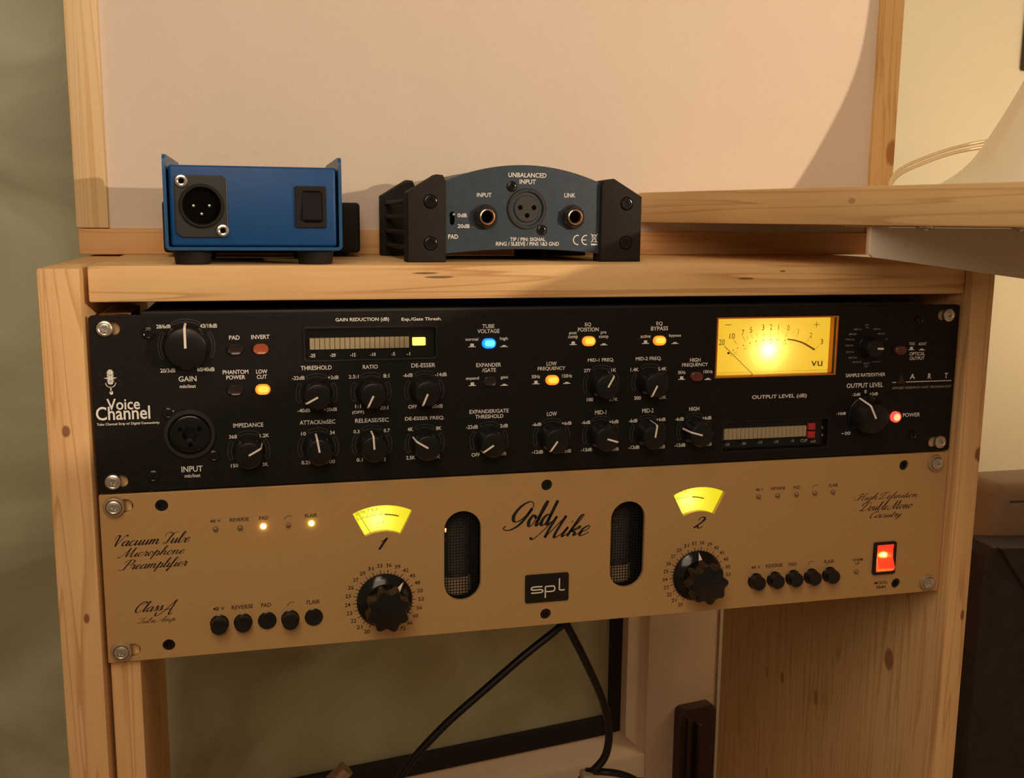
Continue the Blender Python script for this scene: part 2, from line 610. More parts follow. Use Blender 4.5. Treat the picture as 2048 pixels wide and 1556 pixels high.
def pine(name, axis, seed=0.0, light_c=(0.74, 0.47, 0.22), dark_c=(0.53, 0.28, 0.105), knots=(), band=70.0, rot=0.0):
    """sawn pine: growth bands stretched along `axis`, brown knots at given places (mm)"""
    m = bpy.data.materials.new(name)
    m.use_nodes = True
    nt = m.node_tree; L = nt.links
    b = nt.nodes['Principled BSDF']
    b.inputs['Roughness'].default_value = 0.62
    b.inputs['Specular IOR Level'].default_value = 0.3
    tc = nt.nodes.new('ShaderNodeTexCoord')
    mp = nt.nodes.new('ShaderNodeMapping')
    sc = [1.0, 1.0, 1.0]; sc['XYZ'.index(axis)] = 0.034
    mp.inputs['Scale'].default_value = sc
    mp.inputs['Location'].default_value = (seed, seed * 0.7, seed * 1.3)
    if rot:
        m0 = nt.nodes.new('ShaderNodeMapping'); m0.inputs['Rotation'].default_value = (0, 0, -rot)
        L.new(tc.outputs['Object'], m0.inputs['Vector']); L.new(m0.outputs[0], mp.inputs['Vector'])
    else:
        L.new(tc.outputs['Object'], mp.inputs['Vector'])
    n1 = nt.nodes.new('ShaderNodeTexNoise'); n1.inputs['Scale'].default_value = band; n1.inputs['Detail'].default_value = 2; n1.inputs['Distortion'].default_value = 0.4
    L.new(mp.outputs[0], n1.inputs['Vector'])
    # contour lines of a smooth field = growth rings
    mu = nt.nodes.new('ShaderNodeMath'); mu.operation = 'MULTIPLY'; mu.inputs[1].default_value = 8.0
    L.new(n1.outputs['Fac'], mu.inputs[0])
    fr = nt.nodes.new('ShaderNodeMath'); fr.operation = 'FRACT'
    L.new(mu.outputs[0], fr.inputs[0])
    rp = nt.nodes.new('ShaderNodeValToRGB')
    e = rp.color_ramp.elements
    e[0].position = 0.0; e[0].color = (0, 0, 0, 1)
    e[1].position = 0.70; e[1].color = (0.12, 0.12, 0.12, 1)
    k = e.new(0.93); k.color = (0.95, 0.95, 0.95, 1)
    k = e.new(1.0); k.color = (0, 0, 0, 1)
    L.new(fr.outputs[0], rp.inputs[0])
    n2 = nt.nodes.new('ShaderNodeTexNoise'); n2.inputs['Scale'].default_value = band * 7; n2.inputs['Detail'].default_value = 4
    L.new(mp.outputs[0], n2.inputs['Vector'])
    n3 = nt.nodes.new('ShaderNodeTexNoise'); n3.inputs['Scale'].default_value = 9; n3.inputs['Detail'].default_value = 2
    L.new(tc.outputs['Object'], n3.inputs['Vector'])
    def math_(op, a, b_, clamp=False):
        q = nt.nodes.new('ShaderNodeMath'); q.operation = op; q.use_clamp = clamp
        for i, s in enumerate((a, b_)):
            if s is None: continue
            if isinstance(s, (int, float)): q.inputs[i].default_value = s
            else: L.new(s, q.inputs[i])
        return q.outputs[0]
    f = math_('MULTIPLY', rp.outputs[0], 0.85)
    f = math_('ADD', f, math_('MULTIPLY', math_('SUBTRACT', n2.outputs['Fac'], 0.5), 0.55))
    f = math_('ADD', f, math_('MULTIPLY', math_('SUBTRACT', n3.outputs['Fac'], 0.45), 1.1), True)
    mix = nt.nodes.new('ShaderNodeMix'); mix.data_type = 'RGBA'
    mix.inputs[6].default_value = (*light_c, 1); mix.inputs[7].default_value = (*dark_c, 1)
    L.new(f, mix.inputs[0])
    col = mix.outputs[2]
    for (kx, ky, kz, r, el, kc) in knots:
        vs = nt.nodes.new('ShaderNodeVectorMath'); vs.operation = 'SUBTRACT'
        vs.inputs[1].default_value = (kx * MM, ky * MM, kz * MM)
        L.new(tc.outputs['Object'], vs.inputs[0])
        vm = nt.nodes.new('ShaderNodeVectorMath'); vm.operation = 'MULTIPLY'
        s3 = [1.0, 1.0, 1.0]; s3['XYZ'.index(axis)] = 1 / el
        vm.inputs[1].default_value = s3
        L.new(vs.outputs[0], vm.inputs[0])
        ln = nt.nodes.new('ShaderNodeVectorMath'); ln.operation = 'LENGTH'
        L.new(vm.outputs[0], ln.inputs[0])
        d = math_('ADD', ln.outputs['Value'], math_('MULTIPLY', math_('SUBTRACT', n2.outputs['Fac'], 0.5), max(r * 0.6, 0.9 if r >= 1 else 2.0) * MM))
        mr = nt.nodes.new('ShaderNodeMapRange'); mr.interpolation_type = 'SMOOTHSTEP'
        mr.inputs['From Min'].default_value = r * MM * 0.75; mr.inputs['From Max'].default_value = r * MM * 1.2
        mr.inputs['To Min'].default_value = 0.9; mr.inputs['To Max'].default_value = 0.0
        L.new(d, mr.inputs['Value'])
        mk = nt.nodes.new('ShaderNodeMix'); mk.data_type = 'RGBA'
        mk.inputs[7].default_value = (*kc, 1)
        L.new(mr.outputs[0], mk.inputs[0]); L.new(col, mk.inputs[6])
        col = mk.outputs[2]
    L.new(col, b.inputs['Base Color'])
    bp = nt.nodes.new('ShaderNodeBump'); bp.inputs['Strength'].default_value = 0.25; bp.inputs['Distance'].default_value = 0.0004
    L.new(n2.outputs['Fac'], bp.inputs['Height']); L.new(bp.outputs[0], b.inputs['Normal'])
    return m

KN = (0.22, 0.075, 0.03)
M = {}
M['black_panel'] = mat('black_painted_steel', (0.0080, 0.0060, 0.0048), 0.5, 0, noise_amt=0.15, noise_scale=300, bump=0.12, bump_scale=2500, spec=0.25)
M['black_plastic'] = mat('black_plastic', (0.008, 0.007, 0.007), 0.32, bump=0.05)
M['black_cap'] = mat('black_turned_cap', (0.008, 0.007, 0.006), 0.3, aniso=0.6, spec=0.5)
M['black_gloss'] = mat('black_gloss', (0.008, 0.007, 0.006), 0.16)
M['black_rubber'] = mat('black_rubber', (0.019, 0.0145, 0.0105), 0.66, bump=0.25, bump_scale=1500, spec=0.22)
M['rocker_black'] = mat('black_rocker', (0.010, 0.0085, 0.008), 0.6, spec=0.15)
M['insert_grey'] = mat('charcoal_insert', (0.035, 0.031, 0.027), 0.6)
M['black_metal'] = mat('black_metal', (0.02, 0.018, 0.016), 0.45, 0.3, spec=0.4)
M['arc'] = mat('dark_grey_print', (0.045, 0.042, 0.040), 0.5)
M['white_print'] = mat('white_print', (0.80, 0.78, 0.74), 0.6)
M['dim_print'] = mat('worn_white_print', (0.34, 0.30, 0.27), 0.6)
M['black_print'] = mat('black_print', (0.012, 0.009, 0.010), 0.5)
M['yellow_ink'] = mat('olive_ink', (0.35, 0.20, 0.02), 0.6)
M['gold'] = mat('champagne_aluminium', (0.53, 0.32, 0.13), 0.46, 0.2, noise_amt=0.05, noise_scale=900, bump=0.05, bump_scale=3000)
M['steel'] = mat('zinc_steel', (0.62, 0.58, 0.50), 0.3, 0.9, noise_amt=0.15, noise_scale=500, bump=0.15, bump_scale=1200)
M['silver'] = mat('nickel', (0.72, 0.66, 0.58), 0.22, 0.9)
M['cup'] = mat('smoked_cup_washer', (0.42, 0.30, 0.17), 0.25, 0.3, coat=0.5)
M['dark_hole'] = mat('dark_interior', (0.003, 0.0025, 0.0025), 0.9, spec=0.05)
M['pointer'] = mat('white_pointer_paint', (0.86, 0.78, 0.68), 0.4)
M['red_print'] = mat('dark_red_print', (0.05, 0.012, 0.014), 0.6)
M['purple_print'] = mat('dark_purple_print', (0.04, 0.012, 0.02), 0.6)
M['seg_off'] = mat('cream_unlit_segment', (0.36, 0.29, 0.17), 0.45, noise_amt=0.06, noise_scale=600)
M['seg_red'] = mat('red_unlit_segment', (0.30, 0.025, 0.025), 0.4, emit=(1, 0.05, 0.04), es=0.05)
M['led_yellow'] = mat('lit_yellow_segment', (0.9, 0.8, 0.2), 0.4, emit=(1.0, 0.82, 0.10), es=1.7)
M['btn_amber'] = mat('lit_amber_button', (0.8, 0.35, 0.04), 0.25, emit=(1.0, 0.26, 0.015), es=0.9, coat=0.5)
M['btn_amber_core'] = mat('amber_button_core', (0.9, 0.5, 0.08), 0.25, emit=(1.0, 0.50, 0.05), es=1.25, coat=0.5)
M['btn_blue'] = mat('lit_blue_button', (0.02, 0.2, 0.8), 0.25, emit=(0.0, 0.16, 1.0), es=2.4, coat=0.5)
M['btn_blue_core'] = mat('blue_button_core', (0.2, 0.6, 0.9), 0.25, emit=(0.05, 0.52, 1.0), es=2.4, coat=0.5)
M['btn_dark'] = mat('unlit_dark_button', (0.022, 0.012, 0.012), 0.22, coat=0.6)
M['btn_dim'] = mat('dim_amber_button', (0.22, 0.06, 0.02), 0.25, emit=(1.0, 0.12, 0.02), es=0.13, coat=0.5)
M['btn_red_dim'] = mat('unlit_red_button', (0.11, 0.028, 0.025), 0.3, coat=0.4)
M['led_red'] = mat('lit_red_lamp', (0.8, 0.05, 0.03), 0.2, emit=(1.0, 0.06, 0.045), es=1.6, coat=0.6)
M['led_red_core'] = mat('lit_red_core', (1.0, 0.2, 0.08), 0.2, emit=(1.0, 0.26, 0.10), es=2.6)
M['led_off'] = mat('unlit_clear_lamp', (0.22, 0.13, 0.065), 0.15, coat=0.8)
M['led_orange'] = mat('lit_orange_lamp', (1, 0.7, 0.3), 0.3, emit=(1.0, 0.66, 0.16), es=9.0)
M['led_lime'] = mat('lit_yellow_lamp', (1, 0.9, 0.3), 0.3, emit=(0.95, 0.85, 0.12), es=8.0)
M['amber_shell'] = mat('amber_plastic', (0.55, 0.13, 0.01), 0.2, coat=0.6)
M['glass_tube'] = mat('valve_glass', (0.9, 0.85, 0.8), 0.03, trans=0.9, ior=1.45)
M['valve_metal'] = mat('valve_grey_metal', (0.20, 0.17, 0.14), 0.35, 0.6)
M['valve_base'] = mat('valve_cream_socket', (0.62, 0.46, 0.30), 0.4)
M['filament'] = mat('glowing_filament', (1, 0.3, 0.1), 0.4, emit=(1.0, 0.30, 0.08), es=12.0)
M['wire'] = mat('blackened_wire', (0.018, 0.015, 0.013), 0.4, 0.6)
M['blue_paint'] = mat('blue_painted_steel', (0.005, 0.060, 0.21), 0.42, noise_amt=0.06, noise_scale=120, bump=0.15, bump_scale=1800, spec=0.4)
M['blue_edge'] = mat('blue_painted_edge', (0.008, 0.072, 0.20), 0.35, noise_amt=0.1, noise_scale=200)
M['blue_grey'] = mat('dark_blue_grey_paint', (0.020, 0.036, 0.055), 0.42, noise_amt=0.12, noise_scale=200, bump=0.15, bump_scale=2500)
M['jack_black'] = mat('black_nylon', (0.02, 0.019, 0.018), 0.4, bump=0.1)
M['copper_ring'] = mat('copper_toned_ring', (0.80, 0.50, 0.32), 0.22, 0.9)
M['fabric'] = None
M['cream_wall'] = mat('cream_wall_paint', (0.70, 0.64, 0.47), 0.8, noise_amt=0.03, noise_scale=6, bump=0.1, bump_scale=300)
M['olive_glass'] = None
M['white_paint'] = mat('white_window_paint', (0.84, 0.66, 0.46), 0.55, noise_amt=0.05, noise_scale=15, bump=0.1, bump_scale=200)
M['seal'] = mat('black_window_seal', (0.02, 0.013, 0.012), 0.6)
M['handle'] = mat('dark_metal_catch', (0.09, 0.06, 0.045), 0.32, 0.6)
M['floor'] = mat('brown_floor', (0.25, 0.14, 0.07), 0.6, noise_amt=0.15, noise_scale=12)
M['lamp_white'] = mat('white_lamp_enamel', (0.86, 0.78, 0.60), 0.35, coat=0.3)
M['lamp_shade'] = mat('cream_lamp_shade', (0.85, 0.75, 0.55), 0.8)
M['bracket'] = mat('grey_bracket_paint', (0.58, 0.53, 0.42), 0.5, noise_amt=0.03, noise_scale=40)
M['bracket_edge'] = mat('pale_bracket_edge', (0.75, 0.58, 0.45), 0.5)
M['clear_cord'] = mat('clear_gold_cord', (0.86, 0.70, 0.42), 0.2, 0.15, coat=0.8)
M['picture'] = mat('dark_olive_board', (0.06, 0.04, 0.014), 0.6)
M['case_grey'] = mat('grey_brown_plastic', (0.33, 0.235, 0.155), 0.55, noise_amt=0.06, noise_scale=20)
M['case_line'] = mat('dark_seam', (0.10, 0.06, 0.04), 0.6)
M['bag'] = mat('black_bag_cloth', (0.035, 0.026, 0.021), 0.8, noise_amt=0.2, noise_scale=60, bump=0.4, bump_scale=700)
M['cable'] = mat('black_cable_sheath', (0.012, 0.010, 0.010), 0.3, spec=0.5)
M['plug'] = mat('plug_metal', (0.55, 0.40, 0.30), 0.3, 0.8)
M['clip'] = mat('beige_clip', (0.55, 0.40, 0.28), 0.5)

def translucent_face(name, col, emit, es):
    """back-lit meter card: a translucent sheet with a lamp behind it"""
    m = bpy.data.materials.new(name); m.use_nodes = True
    nt = m.node_tree; L = nt.links
    for n in list(nt.nodes): nt.nodes.remove(n)
    out = nt.nodes.new('ShaderNodeOutputMaterial')
    tr = nt.nodes.new('ShaderNodeBsdfTranslucent'); tr.inputs[0].default_value = (*col, 1)
    em = nt.nodes.new('ShaderNodeEmission'); em.inputs[0].default_value = (*emit, 1); em.inputs[1].default_value = es
    ns = nt.nodes.new('ShaderNodeTexNoise'); ns.inputs['Scale'].default_value = 160
    tc = nt.nodes.new('ShaderNodeTexCoord'); L.new(tc.outputs['Object'], ns.inputs['Vector'])
    mr = nt.nodes.new('ShaderNodeMapRange'); mr.inputs['To Min'].default_value = es * 0.93; mr.inputs['To Max'].default_value = es * 1.07
    L.new(ns.outputs['Fac'], mr.inputs['Value']); L.new(mr.outputs[0], em.inputs[1])
    ad = nt.nodes.new('ShaderNodeAddShader')
    L.new(tr.outputs[0], ad.inputs[0]); L.new(em.outputs[0], ad.inputs[1]); L.new(ad.outputs[0], out.inputs[0])
    return m
M['vu_card'] = translucent_face('backlit_amber_card', (1.0, 0.86, 0.40), (1.0, 0.58, 0.035), 0.85)
M['fan_card'] = translucent_face('backlit_yellow_card', (1.0, 0.95, 0.45), (0.93, 0.78, 0.012), 0.92)

def fabric_mat():
    m = bpy.data.materials.new('cream_linen'); m.use_nodes = True
    nt = m.node_tree; L = nt.links; b = nt.nodes['Principled BSDF']
    b.inputs['Roughness'].default_value = 0.9; b.inputs['Specular IOR Level'].default_value = 0.1
    tc = nt.nodes.new('ShaderNodeTexCoord')
    cols = []
    for sx, sz in ((900, 60), (60, 900)):
        mp = nt.nodes.new('ShaderNodeMapping'); mp.inputs['Scale'].default_value = (sx, 1, sz)
        n = nt.nodes.new('ShaderNodeTexNoise'); n.inputs['Scale'].default_value = 1.6; n.inputs['Detail'].default_value = 1
        L.new(tc.outputs['Object'], mp.inputs[0]); L.new(mp.outputs[0], n.inputs['Vector']); cols.append(n)
    n3 = nt.nodes.new('ShaderNodeTexNoise'); n3.inputs['Scale'].default_value = 14; n3.inputs['Detail'].default_value = 3
    L.new(tc.outputs['Object'], n3.inputs['Vector'])
    a = nt.nodes.new('ShaderNodeMath'); a.operation = 'ADD'; L.new(cols[0].outputs['Fac'], a.inputs[0]); L.new(cols[1].outputs['Fac'], a.inputs[1])
    a2 = nt.nodes.new('ShaderNodeMath'); a2.operation = 'MULTIPLY_ADD'; a2.inputs[1].default_value = 1.2
    L.new(n3.outputs['Fac'], a2.inputs[0]); L.new(a.outputs[0], a2.inputs[2])
    mr = nt.nodes.new('ShaderNodeMapRange'); mr.inputs['From Min'].default_value = 1.1; mr.inputs['From Max'].default_value = 2.1
    L.new(a2.outputs[0], mr.inputs['Value'])
    mx = nt.nodes.new('ShaderNodeMix'); mx.data_type = 'RGBA'
    mx.inputs[6].default_value = (0.70, 0.585, 0.49, 1); mx.inputs[7].default_value = (0.73, 0.615, 0.52, 1)
    L.new(mr.outputs[0], mx.inputs[0]); L.new(mx.outputs[2], b.inputs['Base Color'])
    bp = nt.nodes.new('ShaderNodeBump'); bp.inputs['Strength'].default_value = 0.12; bp.inputs['Distance'].default_value = 0.0003
    L.new(a.outputs[0], bp.inputs['Height']); L.new(bp.outputs[0], b.inputs['Normal'])
    return m
M['fabric'] = fabric_mat()

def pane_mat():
    m = bpy.data.materials.new('olive_painted_reflection_pane'); m.use_nodes = True
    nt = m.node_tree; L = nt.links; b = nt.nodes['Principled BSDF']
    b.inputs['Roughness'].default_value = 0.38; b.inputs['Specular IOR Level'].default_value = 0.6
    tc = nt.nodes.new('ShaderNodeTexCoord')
    n = nt.nodes.new('ShaderNodeTexNoise'); n.inputs['Scale'].default_value = 7; n.inputs['Detail'].default_value = 5; n.inputs['Distortion'].default_value = 1.2  # mottled reflections and stains, painted into the pane's base colour
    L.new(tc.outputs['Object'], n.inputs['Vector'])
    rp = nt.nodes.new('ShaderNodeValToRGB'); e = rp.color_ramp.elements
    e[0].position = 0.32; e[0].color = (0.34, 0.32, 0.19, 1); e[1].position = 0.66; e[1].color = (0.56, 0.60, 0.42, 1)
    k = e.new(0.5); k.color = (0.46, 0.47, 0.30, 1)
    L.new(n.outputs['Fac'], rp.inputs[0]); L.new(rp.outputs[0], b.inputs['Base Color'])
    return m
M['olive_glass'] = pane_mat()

# ------------------------------------------------------------------ mesh helpers (all in millimetres)
def link(name, me, m, parent=None, smooth=None):
    if m is not None and len(me.materials) == 0:
        for q in (m if isinstance(m, (list, tuple)) else [m]):
            me.materials.append(q)
    o = bpy.data.objects.new(name, me)
    COL.objects.link(o)
    if parent is not None: o.parent = parent
    if smooth: shade(me, smooth)
    return o

def shade(me, ang=0.6):
    for p in me.polygons: p.use_smooth = True
    try: me.set_sharp_from_angle(angle=ang)
    except Exception: pass

def from_bm(name, bm, m, parent=None, smooth=0.6, recalc=True):
    if recalc: bmesh.ops.recalc_face_normals(bm, faces=bm.faces)
    bmesh.ops.scale(bm, vec=(MM, MM, MM), verts=bm.verts)
    me = bpy.data.meshes.new(name)
    bm.to_mesh(me); bm.free()
    return link(name, me, m, parent, smooth)

def add_box(bm, x0, x1, y0, y1, z0, z1, bev=0.0, seg=2, mi=0):
    r = bmesh.ops.create_cube(bm, size=1.0)
    vs = r['verts']
    bmesh.ops.scale(bm, vec=(x1 - x0, y1 - y0, z1 - z0), verts=vs)
    bmesh.ops.translate(bm, vec=((x0 + x1) / 2, (y0 + y1) / 2, (z0 + z1) / 2), verts=vs)
    fs = list({f for v in vs for f in v.link_faces})
    for f in fs: f.material_index = mi
    if bev > 0:
        es = list({e for v in vs for e in v.link_edges})
        r = bmesh.ops.bevel(bm, geom=es, offset=bev, segments=seg, affect='EDGES', profile=0.5)
        for f in r['faces']: f.material_index = mi
    return vs

def box(name, b, m, parent=None, bev=0.5, seg=2):
    bm = bmesh.new(); add_box(bm, *b, bev=bev, seg=seg)
    return from_bm(name, bm, m, parent)

def add_lathe(bm, prof, cx, cz, y0, n=32, mi=0, mod=None, phase=0.0):
    """turned shape about the axis pointing at the viewer (-Y): prof = [(radius, height above y0)]"""
    rings = []
    for (r, h) in prof:
        if r <= 1e-6:
            rings.append([bm.verts.new((cx, y0 - h, cz))])
        else:
            ring = []
            for i in range(n):
                a = 2 * PI * i / n + phase
                rr = r * (mod(a, h) if mod else 1)
                ring.append(bm.verts.new((cx + rr * math.cos(a), y0 - h, cz + rr * math.sin(a))))
            rings.append(ring)
    for a, b in zip(rings, rings[1:]):
        if len(a) == 1 and len(b) == 1: continue
        for i in range(n):
            j = (i + 1) % n
            if len(a) == 1: f = bm.faces.new((a[0], b[i], b[j]))
            elif len(b) == 1: f = bm.faces.new((a[i], b[0], a[j]))
            else: f = bm.faces.new((a[i], b[i], b[j], a[j]))
            f.material_index = mi
    return bm

def lathe(name, prof, cx, cz, y0, m, parent=None, n=32, mod=None, smooth=0.6, phase=0.0):
    bm = bmesh.new(); add_lathe(bm, prof, cx, cz, y0, n, 0, mod, phase)
    return from_bm(name, bm, m, parent, smooth)

def add_prism(bm, pts, y0, y1, mi=0, bev=0.0):
    a = [bm.verts.new((x, y0, z)) for x, z in pts]; b = [bm.verts.new((x, y1, z)) for x, z in pts]
    n = len(pts)
    fs = [bm.faces.new(a), bm.faces.new(b[::-1])]
    for i in range(n): fs.append(bm.faces.new((a[i], b[i], b[(i + 1) % n], a[(i + 1) % n])))
    for f in fs: f.material_index = mi
    if bev > 0:
        es = [e for e in fs[0].edges]
        r = bmesh.ops.bevel(bm, geom=es, offset=bev, segments=2, affect='EDGES', profile=0.5)
        for f in r['faces']: f.material_index = mi

def prism(name, pts, y0, y1, m, parent=None, bev=0.0, smooth=0.6):
    bm = bmesh.new(); add_prism(bm, pts, y0, y1, 0, bev)
    return from_bm(name, bm, m, parent, smooth)

def strip(bm, pts, wd, y, closed=False):
    """flat painted line of width wd through 2-D points (x, z); wd may be a list"""
    n = len(pts); L = []
    for i, (x, z) in enumerate(pts):
        p = pts[max(0, i - 1)]; q = pts[min(n - 1, i + 1)]
        if closed: p = pts[i - 1]; q = pts[(i + 1) % n]
        dx, dz = q[0] - p[0], q[1] - p[1]; l = math.hypot(dx, dz) or 1
        h = (wd[i] if isinstance(wd, (list, tuple)) else wd) / 2
        L.append((bm.verts.new((x - dz / l * h, y, z + dx / l * h)), bm.verts.new((x + dz / l * h, y, z - dx / l * h))))
    for i in range(n if closed else n - 1):
        a, b = L[i], L[(i + 1) % n]
        bm.faces.new((a[0], a[1], b[1], b[0]))

def rect2(bm, x0, x1, z0, z1, y):
    v = [bm.verts.new(p) for p in ((x0, y, z0), (x1, y, z0), (x1, y, z1), (x0, y, z1))]
    bm.faces.new(v)

def disc2(bm, x, z, r, y, n=16):
    bm.faces.new([bm.verts.new((x + r * math.cos(2 * PI * i / n), y, z + r * math.sin(2 * PI * i / n))) for i in range(n)])

def arcpts(cx, cz, r, a0, a1, n):
    return [(cx + r * math.cos(a0 + (a1 - a0) * i / n), cz + r * math.sin(a0 + (a1 - a0) * i / n)) for i in range(n + 1)]

def rrect(x0, x1, z0, z1, r, n=5):
    p = []
    for cx, cz, a in ((x1 - r, z1 - r, 0), (x0 + r, z1 - r, PI / 2), (x0 + r, z0 + r, PI), (x1 - r, z0 + r, 1.5 * PI)):
        p += arcpts(cx, cz, r, a, a + PI / 2, n)
    return p

def stadium(cx, cz, w_, h_, n=10):
    if w_ >= h_:
        r = h_ / 2; d = w_ / 2 - r
        return arcpts(cx + d, cz, r, -PI / 2, PI / 2, n) + arcpts(cx - d, cz, r, PI / 2, 1.5 * PI, n)
    r = w_ / 2; d = h_ / 2 - r
    return arcpts(cx, cz + d, r, 0, PI, n) + arcpts(cx, cz - d, r, PI, 2 * PI, n)

def sheet(name, outlines, y_front, thick, m, parent=None, bev=0.0):
    """sheet with holes: outer outline first, holes after; front face at y_front facing -Y"""
    cu = bpy.data.curves.new(name, 'CURVE'); cu.dimensions = '2D'; cu.fill_mode = 'BOTH'
    for pts in outlines:
        s = cu.splines.new('POLY'); s.points.add(len(pts) - 1)
        for q, (x, z) in zip(s.points, pts): q.co = (x * MM, z * MM, 0, 1)
        s.use_cyclic_u = True
    cu.extrude = max(thick / 2 - bev, 0.001) * MM; cu.bevel_depth = bev * MM; cu.bevel_resolution = 1
    if bev: cu.offset = -bev * MM
    t = bpy.data.objects.new('tmp', cu); COL.objects.link(t)
    dg = bpy.context.evaluated_depsgraph_get()
    me = bpy.data.meshes.new_from_object(t.evaluated_get(dg))
    bpy.data.objects.remove(t)
    me.transform(Matrix.Translation((0, (y_front + thick / 2) * MM, 0)) @ Matrix.Rotation(PI / 2, 4, 'X'))
    me.materials.clear()
    return link(name, me, m, parent, 0.5)

def tube_path(name, pts, r, m, parent=None, n=10, sub=6):
    P = [Vector(p) for p in pts]
    Q = []
    for i in range(len(P) - 1):
        p0, p1, p2, p3 = P[max(i - 1, 0)], P[i], P[i + 1], P[min(i + 2, len(P) - 1)]
        for k in range(sub):
            t = k / sub
            Q.append(0.5 * ((2 * p1) + (p2 - p0) * t + (2 * p0 - 5 * p1 + 4 * p2 - p3) * t * t + (3 * p1 - p0 - 3 * p2 + p3) * t ** 3))
    Q.append(P[-1])
    bm = bmesh.new(); rings = []
    up = Vector((0, 1, 0.2)).normalized()
    for i, q in enumerate(Q):
        d = (Q[min(i + 1, len(Q) - 1)] - Q[max(i - 1, 0)]).normalized()
        a = d.cross(up)
        if a.length < 0.1: a = d.cross(Vector((1, 0, 0)))
        a.normalize(); b = d.cross(a).normalized()
        rings.append([bm.verts.new(q + r * (math.cos(2 * PI * k / n) * a + math.sin(2 * PI * k / n) * b)) for k in range(n)])
    for a, b in zip(rings, rings[1:]):
        for k in range(n): bm.faces.new((a[k], a[(k + 1) % n], b[(k + 1) % n], b[k]))
    bm.faces.new(rings[0]); bm.faces.new(rings[-1][::-1])
    return from_bm(name, bm, m, parent)

# ------------------------------------------------------------------ lettering
TEXT_JOBS = []
def word(s, cx, cz, w_, h_, y=-0.06):
    """queue one printed word: centre, width and height in mm on the plane y"""
    TEXT_JOBS.append((s, cx, cz, w_, h_, y))

def flush_words(name, m, parent):
    objs = []
    for (s, cx, cz, w_, h_, y) in TEXT_JOBS:
        cu = bpy.data.curves.new('t', 'FONT'); cu.body = s; cu.resolution_u = 3; cu.size = 1.0
        cu.offset = 0.012 if h_ > 1.2 and y < 0 or h_ < 3 and y > 20 else 0.0
        o = bpy.data.objects.new('t', cu); COL.objects.link(o); objs.append(o)
    bpy.context.view_layer.update()
    dg = bpy.context.evaluated_depsgraph_get()
    bm = bmesh.new()
    for o, (s, cx, cz, w_, h_, y) in zip(objs, TEXT_JOBS):
        me = bpy.data.meshes.new_from_object(o.evaluated_get(dg))
        xs = [v.co.x for v in me.vertices]; ys = [v.co.y for v in me.vertices]
        if not xs: continue
        x0, x1, y0, y1 = min(xs), max(xs), min(ys), max(ys)
        sx = w_ / (x1 - x0); sy = h_ / (y1 - y0)
        me.transform(Matrix(((sx, 0, 0, cx - sx * (x0 + x1) / 2), (0, 0, 1, y), (0, sy, 0, cz - sy * (y0 + y1) / 2), (0, 0, 0, 1))))
        bm.from_mesh(me)
        bpy.data.meshes.remove(me)
    for o in objs:
        cu = o.data; bpy.data.objects.remove(o); bpy.data.curves.remove(cu)
    TEXT_JOBS.clear()
    for f in bm.faces: f.material_index = 0
    return from_bm(name, bm, m, parent, None, False)

